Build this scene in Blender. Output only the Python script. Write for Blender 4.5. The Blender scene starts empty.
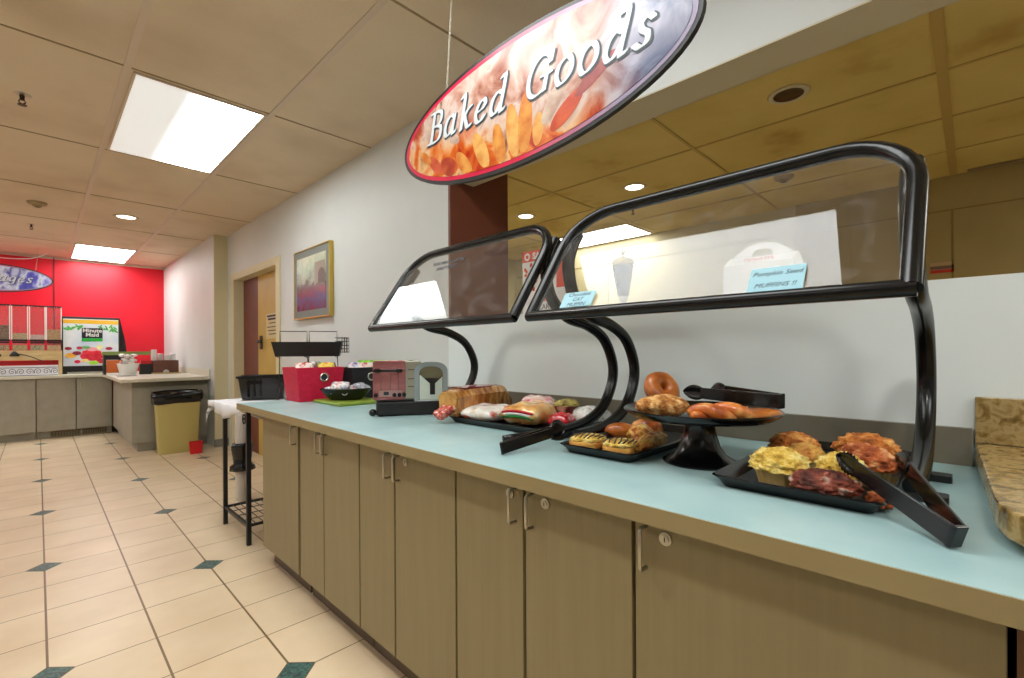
import bpy, bmesh, math, random
from mathutils import Vector, Matrix, noise as mnoise
S = bpy.context.scene
COL = S.collection
PI = math.pi
random.seed(7)

# ------------------------------------------------------------------ camera, world, exposure
H = 1.223
cam = bpy.data.cameras.new('camera'); cam_o = bpy.data.objects.new('camera', cam); COL.objects.link(cam_o)
cam_o.location = (0, 0, H)
cam_o.rotation_euler = (PI/2, 0.0053, -math.atan2(474, 467))
cam.sensor_width = 36.0; cam.lens = 467/1024*36; cam.shift_y = 12/1024; cam.clip_start = .02
S.camera = cam_o
w = bpy.data.worlds.new('world'); S.world = w; w.use_nodes = True
w.node_tree.nodes['Background'].inputs[0].default_value = (.9, .95, 1, 1)
w.node_tree.nodes['Background'].inputs[1].default_value = .3
S.view_settings.view_transform = 'Standard'; S.view_settings.look = 'None'
S.view_settings.gamma = 1; S.view_settings.use_curve_mapping = False
S.view_settings.exposure = -0.36
TROFFER = 13.0      # radiance of the main room's panels
TROFFER2 = 12.5      # service room panel
DOWN_W = 9.0        # watts of each small downlight

# ------------------------------------------------------------------ materials
def lin(c):
    return tuple(((x/255)/12.92 if x/255 <= .04045 else ((x/255+.055)/1.055)**2.4) for x in c)
class N:
    def __init__(s, name):
        s.m = bpy.data.materials.new(name); s.m.use_nodes = True
        s.t = s.m.node_tree; s.b = s.t.nodes['Principled BSDF']
    def n(s, typ, **kw):
        x = s.t.nodes.new(typ)
        for k, v in kw.items(): setattr(x, k, v)
        return x
    def l(s, a, b): s.t.links.new(a, b)
def mat(name, c, rough=.5, metal=0, c2=None, scale=8, detail=4, bump=0, bscale=None, stops=None, coat=0, spec=None, stretch=None, dist=0, emit=None, es=0, voro=False):
    """plain or noise-varied principled material in object space"""
    g = N(name); b = g.b
    b.inputs['Base Color'].default_value = (*lin(c), 1)
    b.inputs['Roughness'].default_value = rough; b.inputs['Metallic'].default_value = metal
    if coat: b.inputs['Coat Weight'].default_value = coat; b.inputs['Coat Roughness'].default_value = .08
    if spec is not None: b.inputs['Specular IOR Level'].default_value = spec
    if emit: b.inputs['Emission Color'].default_value = (*lin(emit), 1); b.inputs['Emission Strength'].default_value = es
    if c2 or stops or bump:
        tc = g.n('ShaderNodeTexCoord'); src = tc.outputs['Object']
        if stretch:
            mp = g.n('ShaderNodeMapping'); mp.inputs['Scale'].default_value = stretch; g.l(src, mp.inputs[0]); src = mp.outputs[0]
    if c2 or stops:
        if voro:
            nz = g.n('ShaderNodeTexVoronoi'); nz.inputs['Scale'].default_value = scale; fo = nz.outputs['Distance']
        else:
            nz = g.n('ShaderNodeTexNoise'); nz.inputs['Scale'].default_value = scale; nz.inputs['Detail'].default_value = detail
            nz.inputs['Distortion'].default_value = dist; fo = nz.outputs[0]
        g.l(src, nz.inputs['Vector'])
        r = g.n('ShaderNodeValToRGB'); g.l(fo, r.inputs[0]); g.l(r.outputs[0], b.inputs['Base Color'])
        st = stops or [(.35, c), (.65, c2)]
        el = r.color_ramp.elements
        while len(el) < len(st): el.new(.5)
        for e, (p, cc) in zip(el, st): e.position = p; e.color = (*lin(cc), 1)
    if bump:
        nb = g.n('ShaderNodeTexNoise'); nb.inputs['Scale'].default_value = bscale or scale*3; nb.inputs['Detail'].default_value = 5
        g.l(src, nb.inputs['Vector'])
        bp = g.n('ShaderNodeBump'); bp.inputs['Strength'].default_value = bump; bp.inputs['Distance'].default_value = .01
        g.l(nb.outputs[0], bp.inputs['Height']); g.l(bp.outputs[0], b.inputs['Normal'])
    return g.m
def emis(name, c, s):
    g = N(name); b = g.b
    b.inputs['Base Color'].default_value = (.9, .9, .9, 1)
    b.inputs['Emission Color'].default_value = (*c, 1); b.inputs['Emission Strength'].default_value = s
    return g.m
def glass(name, tint=(1, 1, 1), f0=.06, dirt=.0, fac=1.0):
    g = N(name); t = g.t; t.nodes.remove(g.b)
    out = t.nodes['Material Output']
    tr = g.n('ShaderNodeBsdfTransparent'); tr.inputs[0].default_value = (*tint, 1)
    gl = g.n('ShaderNodeBsdfGlossy'); gl.inputs['Roughness'].default_value = .02
    lw = g.n('ShaderNodeLayerWeight'); lw.inputs['Blend'].default_value = .5
    pw = g.n('ShaderNodeMath', operation='POWER'); g.l(lw.outputs['Facing'], pw.inputs[0]); pw.inputs[1].default_value = 5
    fr = g.n('ShaderNodeMath', operation='MULTIPLY_ADD'); g.l(pw.outputs[0], fr.inputs[0]); fr.inputs[1].default_value = 1-f0; fr.inputs[2].default_value = f0
    mx = g.n('ShaderNodeMixShader'); g.l(fr.outputs[0], mx.inputs[0]); g.l(tr.outputs[0], mx.inputs[1]); g.l(gl.outputs[0], mx.inputs[2])
    if dirt:
        tc = g.n('ShaderNodeTexCoord'); nz = g.n('ShaderNodeTexNoise'); nz.inputs['Scale'].default_value = 9; nz.inputs['Detail'].default_value = 8; nz.inputs['Distortion'].default_value = 1.5
        g.l(tc.outputs['Object'], nz.inputs['Vector'])
        r = g.n('ShaderNodeValToRGB'); g.l(nz.outputs[0], r.inputs[0]); r.color_ramp.elements[0].position = .52; r.color_ramp.elements[1].position = .75
        r.color_ramp.elements[0].color = (dirt*.25,)*3+(1,); r.color_ramp.elements[1].color = (dirt,)*3+(1,)
        df = g.n('ShaderNodeBsdfDiffuse'); df.inputs[0].default_value = (.75, .75, .75, 1)
        m2 = g.n('ShaderNodeMixShader'); g.l(r.outputs[0], m2.inputs[0]); g.l(mx.outputs[0], m2.inputs[1]); g.l(df.outputs[0], m2.inputs[2]); mx = m2
    g.l(mx.outputs[0], out.inputs[0]); return g.m

M = {}
M['wall'] = mat('painted_wall', (203, 206, 204), .55, c2=(210, 213, 210), scale=1.5, bump=.05, bscale=60)
M['wall_low'] = mat('half_wall_lightened', (226, 234, 234), .5, c2=(220, 228, 228), scale=1.5)  # same paint as the wall, lightened in colour to stand in for fill light
M['wall_pass'] = mat('service_wall_paint', (194, 184, 146), .6)
M['tan_panel'] = mat('tan_wall_panel', (172, 152, 100), .45, c2=(164, 144, 92), scale=3)
M['cream'] = mat('cream_wall', (214, 204, 168), .6)
M['soffit'] = mat('soffit_paint', (200, 190, 164), .6)
M['ceil'] = mat('ceiling_tile', (206, 190, 163), .75, stops=[(.28, (196, 176, 146)), (.5, (213, 195, 168)), (.75, (219, 203, 178))], scale=1.3, detail=8, bump=.12, bscale=90)
M['ceil2'] = mat('service_ceiling_tile', (206, 180, 112), .75, stops=[(.28, (178, 146, 74)), (.42, (206, 182, 108)), (.7, (216, 194, 122))], scale=2.2, detail=9, bump=.1, bscale=90)
M['bar'] = mat('ceiling_bar', (206, 188, 168), .5)
M['bar2'] = mat('service_ceiling_bar', (186, 158, 92), .5)
M['seam'] = mat('ceiling_seam', (150, 128, 96), .8)
M['red'] = mat('red_wall', (220, 12, 40), .42, c2=(214, 10, 37), scale=2)
M['pillar'] = mat('brown_pillar', (112, 58, 40), .55, c2=(104, 52, 36), scale=3)
M['counter'] = mat('blue_green_laminate', (148, 184, 184), .34, stops=[(.3, (142, 174, 178)), (.7, (164, 192, 193))], scale=5, detail=10)
M['edge'] = mat('counter_edge', (148, 132, 92), .5, c2=(143, 127, 88), scale=6)
M['splash'] = mat('backsplash', (118, 112, 98), .5, c2=(110, 104, 88), scale=10)
M['door'] = mat('cabinet_laminate', (140, 126, 90), .5, c2=(135, 121, 86), scale=60, stretch=(1, 1, .05))
M['carcass'] = mat('cabinet_side', (128, 116, 92), .6)
M['kick'] = mat('toe_kick', (96, 80, 66), .6)
M['greycab'] = mat('grey_cabinet', (160, 154, 138), .5, c2=(152, 146, 130), scale=8)
M['greytop'] = mat('pale_counter', (206, 202, 184), .4)
M['chrome'] = mat('chrome', (205, 200, 190), .22, 1)
M['steel'] = mat('brushed_steel', (190, 185, 170), .3, 1)
M['black'] = mat('gloss_black_plastic', (14, 14, 16), .18)
M['blackm'] = mat('matte_black', (22, 21, 22), .45)
M['blackmetal'] = mat('powder_coated_black_tube', (7, 7, 8), .25, spec=.35)
M['iron'] = mat('black_iron', (20, 19, 20), .5)
M['glass'] = glass('guard_glass', (.97, .975, .97), .028, .05)
M['clear'] = glass('clear_acrylic', (.96, .94, .94), .08, .16)
M['stone'] = mat('speckled_stone', (150, 120, 70), .25, stops=[(.25, (78, 60, 28)), (.42, (134, 108, 58)), (.55, (176, 150, 100)), (.75, (110, 86, 44))], scale=34, detail=12, dist=.6)
M['wood'] = mat('brown_wood', (110, 74, 36), .5, c2=(90, 58, 26), scale=10, stretch=(1, 1, .1))
M['gold'] = mat('gilt_frame', (196, 168, 80), .3, .7)
M['white'] = mat('white_plastic', (232, 230, 226), .4)
M['letter'] = mat('letter_white', (206, 212, 216), .4)
M['cloth'] = mat('white_cloth', (226, 224, 226), .85, bump=.2, bscale=40)
M['troffer'] = emis('light_panel', (.955, 1, 1), TROFFER)
M['troffer_soft'] = emis('added_light_panel', (.955, 1, 1), TROFFER*.38)
M['troffer_far'] = emis('far_light_panel', (.98, 1, 1), TROFFER*1.5)
M['troffer2'] = emis('service_light_panel', (1, .97, .88), TROFFER2)
def half_lit():
    g = N('half_lit_panel'); tc = g.n('ShaderNodeTexCoord'); sp = g.n('ShaderNodeSeparateXYZ'); g.l(tc.outputs['Object'], sp.inputs[0])
    mr = g.n('ShaderNodeMapRange'); g.l(sp.outputs[0], mr.inputs[0]); mr.interpolation_type = 'SMOOTHSTEP'
    for i, v in ((1, -.10), (2, .30), (3, .62), (4, TROFFER*2.2)): mr.inputs[i].default_value = v
    g.b.inputs['Base Color'].default_value = (.8, .8, .8, 1); g.b.inputs['Emission Color'].default_value = (.955, 1, 1, 1); g.l(mr.outputs[0], g.b.inputs['Emission Strength'])
    return g.m
M['troffer_half'] = half_lit()
M['lamp'] = emis('lamp_lens', (1, .93, .72), 9)
M['paper'] = mat('blue_card', (150, 192, 206), .7)
M['ink'] = mat('ink', (36, 44, 58), .7)
M['redp'] = mat('red_plastic', (206, 20, 30), .35)

# ------------------------------------------------------------------ mesh helpers
def box(bm, x0, x1, y0, y1, z0, z1):
    v = [bm.verts.new(p) for p in ((x0,y0,z0),(x1,y0,z0),(x1,y1,z0),(x0,y1,z0),(x0,y0,z1),(x1,y0,z1),(x1,y1,z1),(x0,y1,z1))]
    for f in ((0,3,2,1),(4,5,6,7),(0,1,5,4),(1,2,6,5),(2,3,7,6),(3,0,4,7)): bm.faces.new([v[i] for i in f])
def tube(bm, pts, r, seg=10, closed=False):
    P = [Vector(p) for p in pts]; n = len(P); rings = []
    up = None
    for i in range(n):
        if closed: t = (P[(i+1) % n]-P[i-1]).normalized()
        else: t = (P[min(i+1, n-1)]-P[max(i-1, 0)]).normalized()
        if up is None: up = t.orthogonal().normalized()
        else: up = (up - t*up.dot(t)).normalized()
        s = t.cross(up); rr = r[i] if isinstance(r, (list, tuple)) else r
        rings.append([bm.verts.new(P[i]+(up*math.cos(a)+s*math.sin(a))*rr) for a in [2*PI*k/seg for k in range(seg)]])
    m = n if closed else n-1
    for i in range(m):
        a, b = rings[i], rings[(i+1) % n]
        for k in range(seg): bm.faces.new((a[k], a[(k+1) % seg], b[(k+1) % seg], b[k]))
    if not closed: bm.faces.new(rings[0][::-1]); bm.faces.new(rings[-1])
def smooth_path(pts, n=6):
    P = [Vector(p) for p in pts]; out = []
    for i in range(len(P)-1):
        p0 = P[max(i-1, 0)]; p1 = P[i]; p2 = P[i+1]; p3 = P[min(i+2, len(P)-1)]
        for k in range(n):
            t = k/n
            out.append(.5*((2*p1)+(p2-p0)*t+(2*p0-5*p1+4*p2-p3)*t*t+(3*p1-p0-3*p2+p3)*t**3))
    out.append(P[-1]); return out
def lathe(bm, prof, seg=32, c=(0, 0, 0), sx=1, sy=1):
    rings = []
    for r, z in prof:
        if r < 1e-6: rings.append([bm.verts.new((c[0], c[1], c[2]+z))])
        else: rings.append([bm.verts.new((c[0]+math.cos(2*PI*k/seg)*r*sx, c[1]+math.sin(2*PI*k/seg)*r*sy, c[2]+z)) for k in range(seg)])
    for a, b in zip(rings, rings[1:]):
        for k in range(seg):
            j = (k+1) % seg
            if len(a) == 1 and len(b) == 1: continue
            if len(a) == 1: bm.faces.new((a[0], b[j], b[k]))
            elif len(b) == 1: bm.faces.new((a[k], a[j], b[0]))
            else: bm.faces.new((a[k], a[j], b[j], b[k]))
def prism(bm, pts, a0, a1, f):
    """polygon pts (p,q) extruded from a0 to a1; f(p,q,a)->xyz"""
    A = [bm.verts.new(f(p, q, a0)) for p, q in pts]; B = [bm.verts.new(f(p, q, a1)) for p, q in pts]
    n = len(pts)
    bm.faces.new(A[::-1]); bm.faces.new(B)
    for i in range(n): bm.faces.new((A[i], A[(i+1) % n], B[(i+1) % n], B[i]))
def XY(p, q, a): return (p, q, a)
def XZ(p, q, a): return (p, a, q)
def YZ(p, q, a): return (a, p, q)
def rrect(x0, x1, y0, y1, r, n=5):
    o = []
    for cx, cy, a0 in ((x1-r, y0+r, -90), (x1-r, y1-r, 0), (x0+r, y1-r, 90), (x0+r, y0+r, 180)):
        for k in range(n+1):
            a = math.radians(a0+90*k/n); o.append((cx+r*math.cos(a), cy+r*math.sin(a)))
    return o
def ell(cx, cy, rx, ry, n=40, a0=0, rot=0):
    return [(cx+math.cos(rot)*rx*math.cos(t)-math.sin(rot)*ry*math.sin(t), cy+math.sin(rot)*rx*math.cos(t)+math.cos(rot)*ry*math.sin(t)) for t in [a0+2*PI*k/n for k in range(n)]]
def blob(bm, c, rad, seed=0, amp=.1, freq=3, sub=4, flat=None, rz=0, power=1.0):
    r = bmesh.ops.create_icosphere(bm, subdivisions=sub, radius=1)
    R = Matrix.Rotation(rz, 3, 'Z'); off = Vector((seed*3.7, seed*1.3, seed*2.1))
    for v in r['verts']:
        p = v.co.copy(); n1 = mnoise.fractal(p*freq+off, 1.0, 2.0, 4)
        q = p*(1+amp*n1)
        if power != 1: q = Vector([math.copysign(abs(x)**power, x) for x in q])
        q = Vector((q.x*rad[0], q.y*rad[1], q.z*rad[2]))
        if flat is not None and q.z < flat: q.z = flat
        v.co = R @ q + Vector(c)
def obj(name, bm, m, parent=None, smooth=False, bevel=0, loc=None):
    bmesh.ops.recalc_face_normals(bm, faces=bm.faces)
    me = bpy.data.meshes.new(name); bm.to_mesh(me); bm.free()
    if m is not None: me.materials.append(M[m] if isinstance(m, str) else m)
    o = bpy.data.objects.new(name, me); COL.objects.link(o)
    if parent: o.parent = parent
    if loc: o.location = loc
    if smooth:
        for p in me.polygons: p.use_smooth = True
        if smooth == 'auto':
            try: me.set_sharp_from_angle(angle=math.radians(38))
            except Exception: pass
    if bevel:
        b = o.modifiers.new('bevel', 'BEVEL'); b.width = bevel; b.segments = 2; b.limit_method = 'ANGLE'
    return o
def tag(o, label, cat=None, group=None, kind=None):
    if label: o['label'] = label
    if cat: o['category'] = cat
    if group: o['group'] = group
    if kind: o['kind'] = kind
    return o
def thing(name, label, cat, loc=(0, 0, 0), rz=0, group=None):
    o = bpy.data.objects.new(name, None); COL.objects.link(o); o.location = loc; o.rotation_euler = (0, 0, rz)
    o.empty_display_size = .05
    return tag(o, label, cat, group)
def struct(name, bm, m, **k):
    o = obj(name, bm, m, **k); o['kind'] = 'structure'; return o
def nb(): return bmesh.new()
def bx(name, m, parent, *a, bevel=0, **k):
    b = nb(); box(b, *a); return obj(name, b, m, parent, bevel=bevel, **k)
def text_obj(s, size, m, parent, mtx, name='lettering', ext=.0006, shear=0, align='CENTER', bold=0):
    cu = bpy.data.curves.new('t', 'FONT'); cu.body = s; cu.size = size; cu.extrude = ext; cu.shear = shear; cu.align_x = align; cu.align_y = 'CENTER'; cu.offset = bold
    cu.resolution_u = 3
    t = bpy.data.objects.new('t', cu); COL.objects.link(t)
    me = bpy.data.meshes.new_from_object(t); bpy.data.objects.remove(t); bpy.data.curves.remove(cu)
    me.materials.clear(); me.materials.append(M[m] if isinstance(m, str) else m)
    for v in me.vertices: v.co = mtx @ v.co
    o = bpy.data.objects.new(name, me); COL.objects.link(o)
    if parent: o.parent = parent
    return o
# text matrix for a face looking along local -y: text x -> x, text y -> z
def face_mtx(x, y, z, tilt=0): return Matrix.Translation((x, y, z)) @ Matrix.Rotation(tilt, 4, 'Y') @ Matrix.Rotation(PI/2, 4, 'X')

# ------------------------------------------------------------------ room shell
CZ = 2.75; CZ2 = 2.60; XW = 1.755; XI = 1.94; XO = 5.1; YR = 10.4; YB = -3.5; XL = -4.0
# floor: square cream tiles, small dark green diamonds at every fourth crossing, staggered
def floor_mat():
    g = N('floor_tile'); b = g.b
    tc = g.n('ShaderNodeTexCoord'); sp = g.n('ShaderNodeSeparateXYZ'); g.l(tc.outputs['Object'], sp.inputs[0])
    def math_(op, a, c=None, d=None):
        x = g.n('ShaderNodeMath', operation=op)
        for i, v in enumerate((a, c, d)):
            if v is None: continue
            if isinstance(v, (int, float)): x.inputs[i].default_value = v
            else: g.l(v, x.inputs[i])
        return x.outputs[0]
    u = math_('DIVIDE', math_('SUBTRACT', sp.outputs[0], .0213), .3325)
    v = math_('DIVIDE', math_('SUBTRACT', sp.outputs[1], 2.497), .3235)
    def dist(x): return math_('ABSOLUTE', math_('SUBTRACT', x, math_('ROUND', x)))
    gx = math_('LESS_THAN', dist(u), .0125); gy = math_('LESS_THAN', dist(v), .0085)
    grout = math_('MAXIMUM', gx, gy)
    # diamond lattice: u=2a, v=4b (a even) / v=4b+2 (a odd)
    def lat(x, p, o): # distance to the nearest o + p*k, in tiles
        y = math_('DIVIDE', math_('SUBTRACT', x, o), p); return math_('MULTIPLY', dist(y), p)
    d1 = math_('ADD', lat(u, 4, 0), lat(v, 4, 0)); d2 = math_('ADD', lat(u, 4, 2), lat(v, 4, 2))
    dd = math_('MINIMUM', d1, d2)
    dia = math_('LESS_THAN', dd, .215); ring = math_('LESS_THAN', dd, .24)
    nz = g.n('ShaderNodeTexNoise'); nz.inputs['Scale'].default_value = 3; nz.inputs['Detail'].default_value = 9
    g.l(tc.outputs['Object'], nz.inputs['Vector'])
    r = g.n('ShaderNodeValToRGB'); g.l(nz.outputs[0], r.inputs[0]); e = r.color_ramp.elements
    e[0].position = .3; e[0].color = (*lin((202, 180, 148)), 1); e[1].position = .7; e[1].color = (*lin((216, 197, 167)), 1)
    # tile to tile tint
    wn = g.n('ShaderNodeTexWhiteNoise'); cb = g.n('ShaderNodeCombineXYZ')
    g.l(math_('FLOOR', u), cb.inputs[0]); g.l(math_('FLOOR', v), cb.inputs[1]); g.l(cb.outputs[0], wn.inputs['Vector'])
    hs = g.n('ShaderNodeHueSaturation'); g.l(r.outputs[0], hs.inputs['Color']); g.l(math_('ADD', math_('MULTIPLY', wn.outputs['Value'], .06), .97), hs.inputs['Value'])
    nd = g.n('ShaderNodeTexNoise'); nd.inputs['Scale'].default_value = 45; nd.inputs['Detail'].default_value = 6; nd.inputs['Distortion'].default_value = 2
    g.l(tc.outputs['Object'], nd.inputs['Vector'])
    rd = g.n('ShaderNodeValToRGB'); g.l(nd.outputs[0], rd.inputs[0]); e = rd.color_ramp.elements
    e[0].position = .4; e[0].color = (*lin((34, 50, 52)), 1); e[1].position = .68; e[1].color = (*lin((70, 122, 112)), 1)
    def mix(f, a, bb):
        m = g.n('ShaderNodeMix', data_type='RGBA'); g.l(f, m.inputs[0])
        for i, c in ((6, a), (7, bb)):
            if isinstance(c, tuple): m.inputs[i].default_value = (*lin(c), 1)
            else: g.l(c, m.inputs[i])
        return m.outputs[2]
    c = mix(grout, hs.outputs[0], (112, 90, 58)); c = mix(ring, c, (84, 72, 52)); c = mix(dia, c, rd.outputs[0])
    g.l(c, b.inputs['Base Color'])
    b.inputs['Roughness'].default_value = .36
    bp = g.n('ShaderNodeBump'); bp.inputs['Strength'].default_value = .5; bp.inputs['Distance'].default_value = .003; bp.invert = True
    g.l(grout, bp.inputs['Height']); g.l(bp.outputs[0], b.inputs['Normal'])
    return g.m
M['floor'] = floor_mat()
b = nb(); box(b, XL-.1, XO+.1, YB-.1, YR+.1, -.06, 0); struct('floor', b, 'floor')
b = nb(); box(b, XL, XI-.02, YB, YR, CZ, CZ+.05); struct('ceiling', b, 'ceil')
b = nb(); box(b, XI+.001, XO, YB, 6.6, CZ2, CZ2+.05); struct('ceiling_service', b, 'ceil2')
# ceiling grids
b = nb()
k = -6
while .34+.72*k < XW:
    x = .34+.72*k
    if x > XL: box(b, x-.016, x+.016, YB, YR, CZ-.004, CZ-.0005)
    k += 1
o_ = struct('trim_1', b, 'bar')
b = nb()
y = 3.2-1.415*4
while y < YR:
    box(b, XL, XW, y-.006, y+.006, CZ-.003, CZ-.0003); y += 1.415
struct('trim_2', b, 'seam')
b = nb()
for x in (2.5, 3.15, 3.8, 4.45): box(b, x-.010, x+.010, YB, 6.5, CZ2-.005, CZ2-.0004)
for k in range(-3, 6):
    y = .10+1.25*k; wd = .022 if k == 0 else .010
    box(b, XI+.02, XO, y-wd, y+wd, CZ2-.006, CZ2-.0007)
struct('trim_3', b, 'bar2')
bx('trim_4', 'seam', None, XO-.10, XO-.03, -3.2, .02, CZ2-.012, CZ2-.006)['kind'] = 'structure'
# wall between the rooms
b = nb()
box(b, XW, XI, 2.27, 5.17, 0, CZ); box(b, XW, XI, 5.17, 6.69, 2.155, CZ); box(b, XW, XI, 6.69, 7.0, 0, CZ)
struct('wall_right', b, 'wall')
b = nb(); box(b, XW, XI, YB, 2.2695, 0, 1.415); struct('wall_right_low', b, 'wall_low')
b = nb(); box(b, XW, XI, YB, 2.268, 2.272, CZ); struct('wall_right_header', b, 'wall')
b = nb(); box(b, XW+.0005, XI+.002, YB, 2.25, 2.266, 2.272); box(b, XI, XI+.004, YB, 2.25, 2.266, CZ2); struct('trim_5', b, 'soffit')
b = nb(); prism(b, [(XW+.001, 2.25), (2.25, 2.25), (2.25, 2.75), (XI+.006, 2.75), (XI+.006, 2.269), (XW+.001, 2.269)], 1.4165, 2.265, XY)
struct('wall_pillar', b, 'pillar')
b = nb(); box(b, XI+.006, 2.25, 2.25, 2.75, 2.265, CZ2); struct('wall_pillar_top', b, 'pillar')
b = nb(); box(b, 1.6, XW+.1, 7.0, YR, 0, CZ); struct('wall_right_far', b, 'wall')
b = nb(); box(b, 1.600, XW, 6.975, 6.999, 0, CZ); struct('trim_6', b, 'cream')
b = nb(); box(b, XL, 1.6, YR, YR+.1, 0, CZ); struct('wall_far', b, 'red')
b = nb(); box(b, .175, .188, YR-.012, YR, .91, CZ); struct('trim_7', b, mat('wall_seam', (96, 8, 18), .5))
b = nb(); box(b, XL, 1.6, YR-.012, YR, CZ-.03, CZ-.001); struct('trim_8', b, 'bar')
b = nb(); box(b, XL-.1, XL, YB, YR, 0, CZ); struct('wall_left', b, 'wall')
b = nb(); box(b, XL-.1, XO+.1, YB-.1, YB, 0, CZ); struct('wall_back', b, 'wall')
b = nb(); box(b, XO, XO+.1, 1.2, 6.6, 0, CZ2); struct('wall_service_right', b, 'wall_pass')
b = nb(); box(b, XO, XO+.1, YB, 1.2, 0, CZ2); struct('wall_service_right_near', b, 'tan_panel')
b = nb(); box(b, XI, XO, 4.95, 5.05, 0, CZ2); struct('wall_service_far', b, 'wall_pass')
# service room wall panel joints
b = nb()
box(b, XO-.004, XO, -3.4, 4.9, 2.322, 2.332)
for y in (-2.2, .108, 1.2, 3.3): box(b, XO-.004, XO, y-.006, y+.006, 0, 2.322)
struct('trim_9', b, mat('panel_joint', (140, 118, 66), .6))
bx('baseboard_far_right', mat('vinyl_base', (134, 130, 122), .5), None, 1.592, 1.76, 6.964, 6.975, 0, .1)['kind'] = 'structure'
bx('baseboard_right', mat('vinyl_base2', (134, 130, 122), .5), None, XW-.008, XW, 3.3, 5.05, 0, .1)['kind'] = 'structure'
# doorway: casing and recessed double door
b = nb()
for y0, y1 in ((5.06, 5.17), (6.69, 6.80)): box(b, XW-.014, XW-.0005, y0, y1, 0, 2.155)
box(b, XW-.014, XW-.0005, 5.06, 6.80, 2.155, 2.22)
box(b, XW-.01, XI, 5.1705, 5.185, 0, 2.1545); box(b, XW-.01, XI, 6.675, 6.6895, 0, 2.1545); box(b, XW-.01, XI, 5.185, 6.675, 2.14, 2.1545)
struct('trim_10', b, 'cream')
b = nb(); box(b, 1.86, 1.90, 6.120, 6.674, 0, 2.139); struct('door_1', b, 'pillar')
b = nb(); box(b, 1.86, 1.90, 5.186, 6.116, 0, 2.139); d2 = struct('door_2', b, mat('mustard_door', (196, 166, 82), .5, c2=(186, 154, 72), scale=3))
b = nb(); tube(b, [(1.86, 5.99, 1.35), (1.81, 5.99, 1.35)], .02); tube(b, [(1.815, 6.0, 1.35), (1.81, 5.86, 1.345)], .013); box(b, 1.85, 1.8595, 5.96, 6.04, 1.26, 1.42); obj('door_handle', b, 'blackm', d2, smooth='auto')
b = nb(); box(b, 1.854, 1.8595, 5.42, 5.82, 1.38, 1.665); obj('notice', b, mat('faded_notice', (206, 190, 140), .6), d2)
b = nb()
for i, z in enumerate((1.635, 1.60, 1.555, 1.51, 1.47, 1.43)): box(b, 1.852, 1.8535, 5.48, 5.78-.03*(i % 3), z-(.011 if i < 2 else .005), z+(.011 if i < 2 else .005))
obj('notice_print', b, 'ink', d2)

# ------------------------------------------------------------------ ceiling fittings
def troffer(x0, x1, y0, y1, z, m, label, group=None):
    t = thing('ceiling_light', label, 'ceiling light', ((x0+x1)/2, (y0+y1)/2, z), group=group)
    hx, hy = (x1-x0)/2, (y1-y0)/2
    b = nb()
    for a in ((-hx, -hx+.014, -hy, hy), (hx-.014, hx, -hy, hy), (-hx+.014, hx-.014, -hy, -hy+.014), (-hx+.014, hx-.014, hy-.014, hy)): box(b, *a, -.010, -.0008)
    obj('frame', b, 'bar', t)
    bx('diffuser', m, t, -hx+.014, hx-.014, -hy+.014, hy-.014, -.008, -.001)
XC = [(.368, 1.036)]
troffer(.368, 1.036, 3.225, 4.59, CZ, 'troffer_half', 'rectangular lit ceiling panel nearest the camera, above the aisle')
troffer(.368, 1.036, 8.86, 10.22, CZ, 'troffer_far', 'rectangular lit ceiling panel at the far end beside the red wall')
troffer(.368, 1.036, .395, 1.76, CZ, 'troffer', 'lit ceiling panel above the sneeze guards, mirrored in their glass')
for y0 in (-2.435, .395, 3.225, 6.055, 8.86):  # unseen left-hand row, added to light the main room
    troffer(-1.79, -1.12, y0, y0+1.365, CZ, 'troffer_far' if y0 > 6 else 'troffer_soft', 'unseen ceiling panel added for light in the left-hand row, %s' % {-2.435: 'behind the camera', .395: 'level with the guards', 3.225: 'level with the doorway table', 6.055: 'level with the doorway', 8.86: 'next to the red wall'}[y0])
troffer(-3.5, -2.85, 3.225, 4.59, CZ, 'troffer_soft', 'unseen ceiling panel added for light closest to the left wall')  # also out of view, added for room light
troffer(.368, 1.036, -2.435, -1.07, CZ, 'troffer', 'unseen ceiling panel added for light behind the camera along the counter')  # unseen panel, added to light the counter side
troffer(4.475, 5.06, 2.66, 3.84, CZ2, 'troffer2', 'lit ceiling panel in the service room by its far wall')
troffer(3.17, 3.78, -2.4, -1.2, CZ2, 'troffer2', 'lit ceiling panel at the near end of the service room')
troffer(2.52, 3.13, 3.87, 4.8, CZ2, 'troffer2', 'lit ceiling panel in the service room behind the pillar')
def downlight(x, y, z, r, label, lit=True, watts=DOWN_W, col=(1, .9, .68)):
    t = thing('downlight', label, 'downlight', (x, y, z))
    b = nb(); lathe(b, [(r*.82, -.002), (r*.86, -.008), (r*1.02, -.008), (r*1.14, -.001), (r*.82, -.0006), (r*.82, -.002)], 32); obj('trim_ring', b, 'bar' if lit else 'soffit', t, smooth=True)
    if lit:
        b = nb(); lathe(b, [(0, -.006), (r*.5, -.0055), (r*.82, -.003), (r*.82, -.0006), (0, -.0006)], 28); obj('lens', b, 'lamp', t, smooth=True)
        L = bpy.data.lights.new('downlight_lamp', 'SPOT'); L.energy = watts; L.color = col; L.spot_size = 2.3; L.spot_blend = .6; L.shadow_soft_size = r
        lo = bpy.data.objects.new('downlight_lamp', L); COL.objects.link(lo); lo.parent = t; lo.location = (0, 0, -.03)
    else:
        b = nb(); lathe(b, [(r*.82, -.006), (r*.80, -.0045), (r*.62, -.0030), (r*.45, -.0022), (0, -.0016)], 32); obj('reflector_can', b, mat('dark_reflector', (120, 90, 60), .2, .9, c2=(50, 30, 16), scale=14, stretch=(1, .05, 1)), t, smooth=True)
downlight(.70, 6.75, CZ, .10, 'small round lit downlight in the main ceiling between the two panels')
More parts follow.
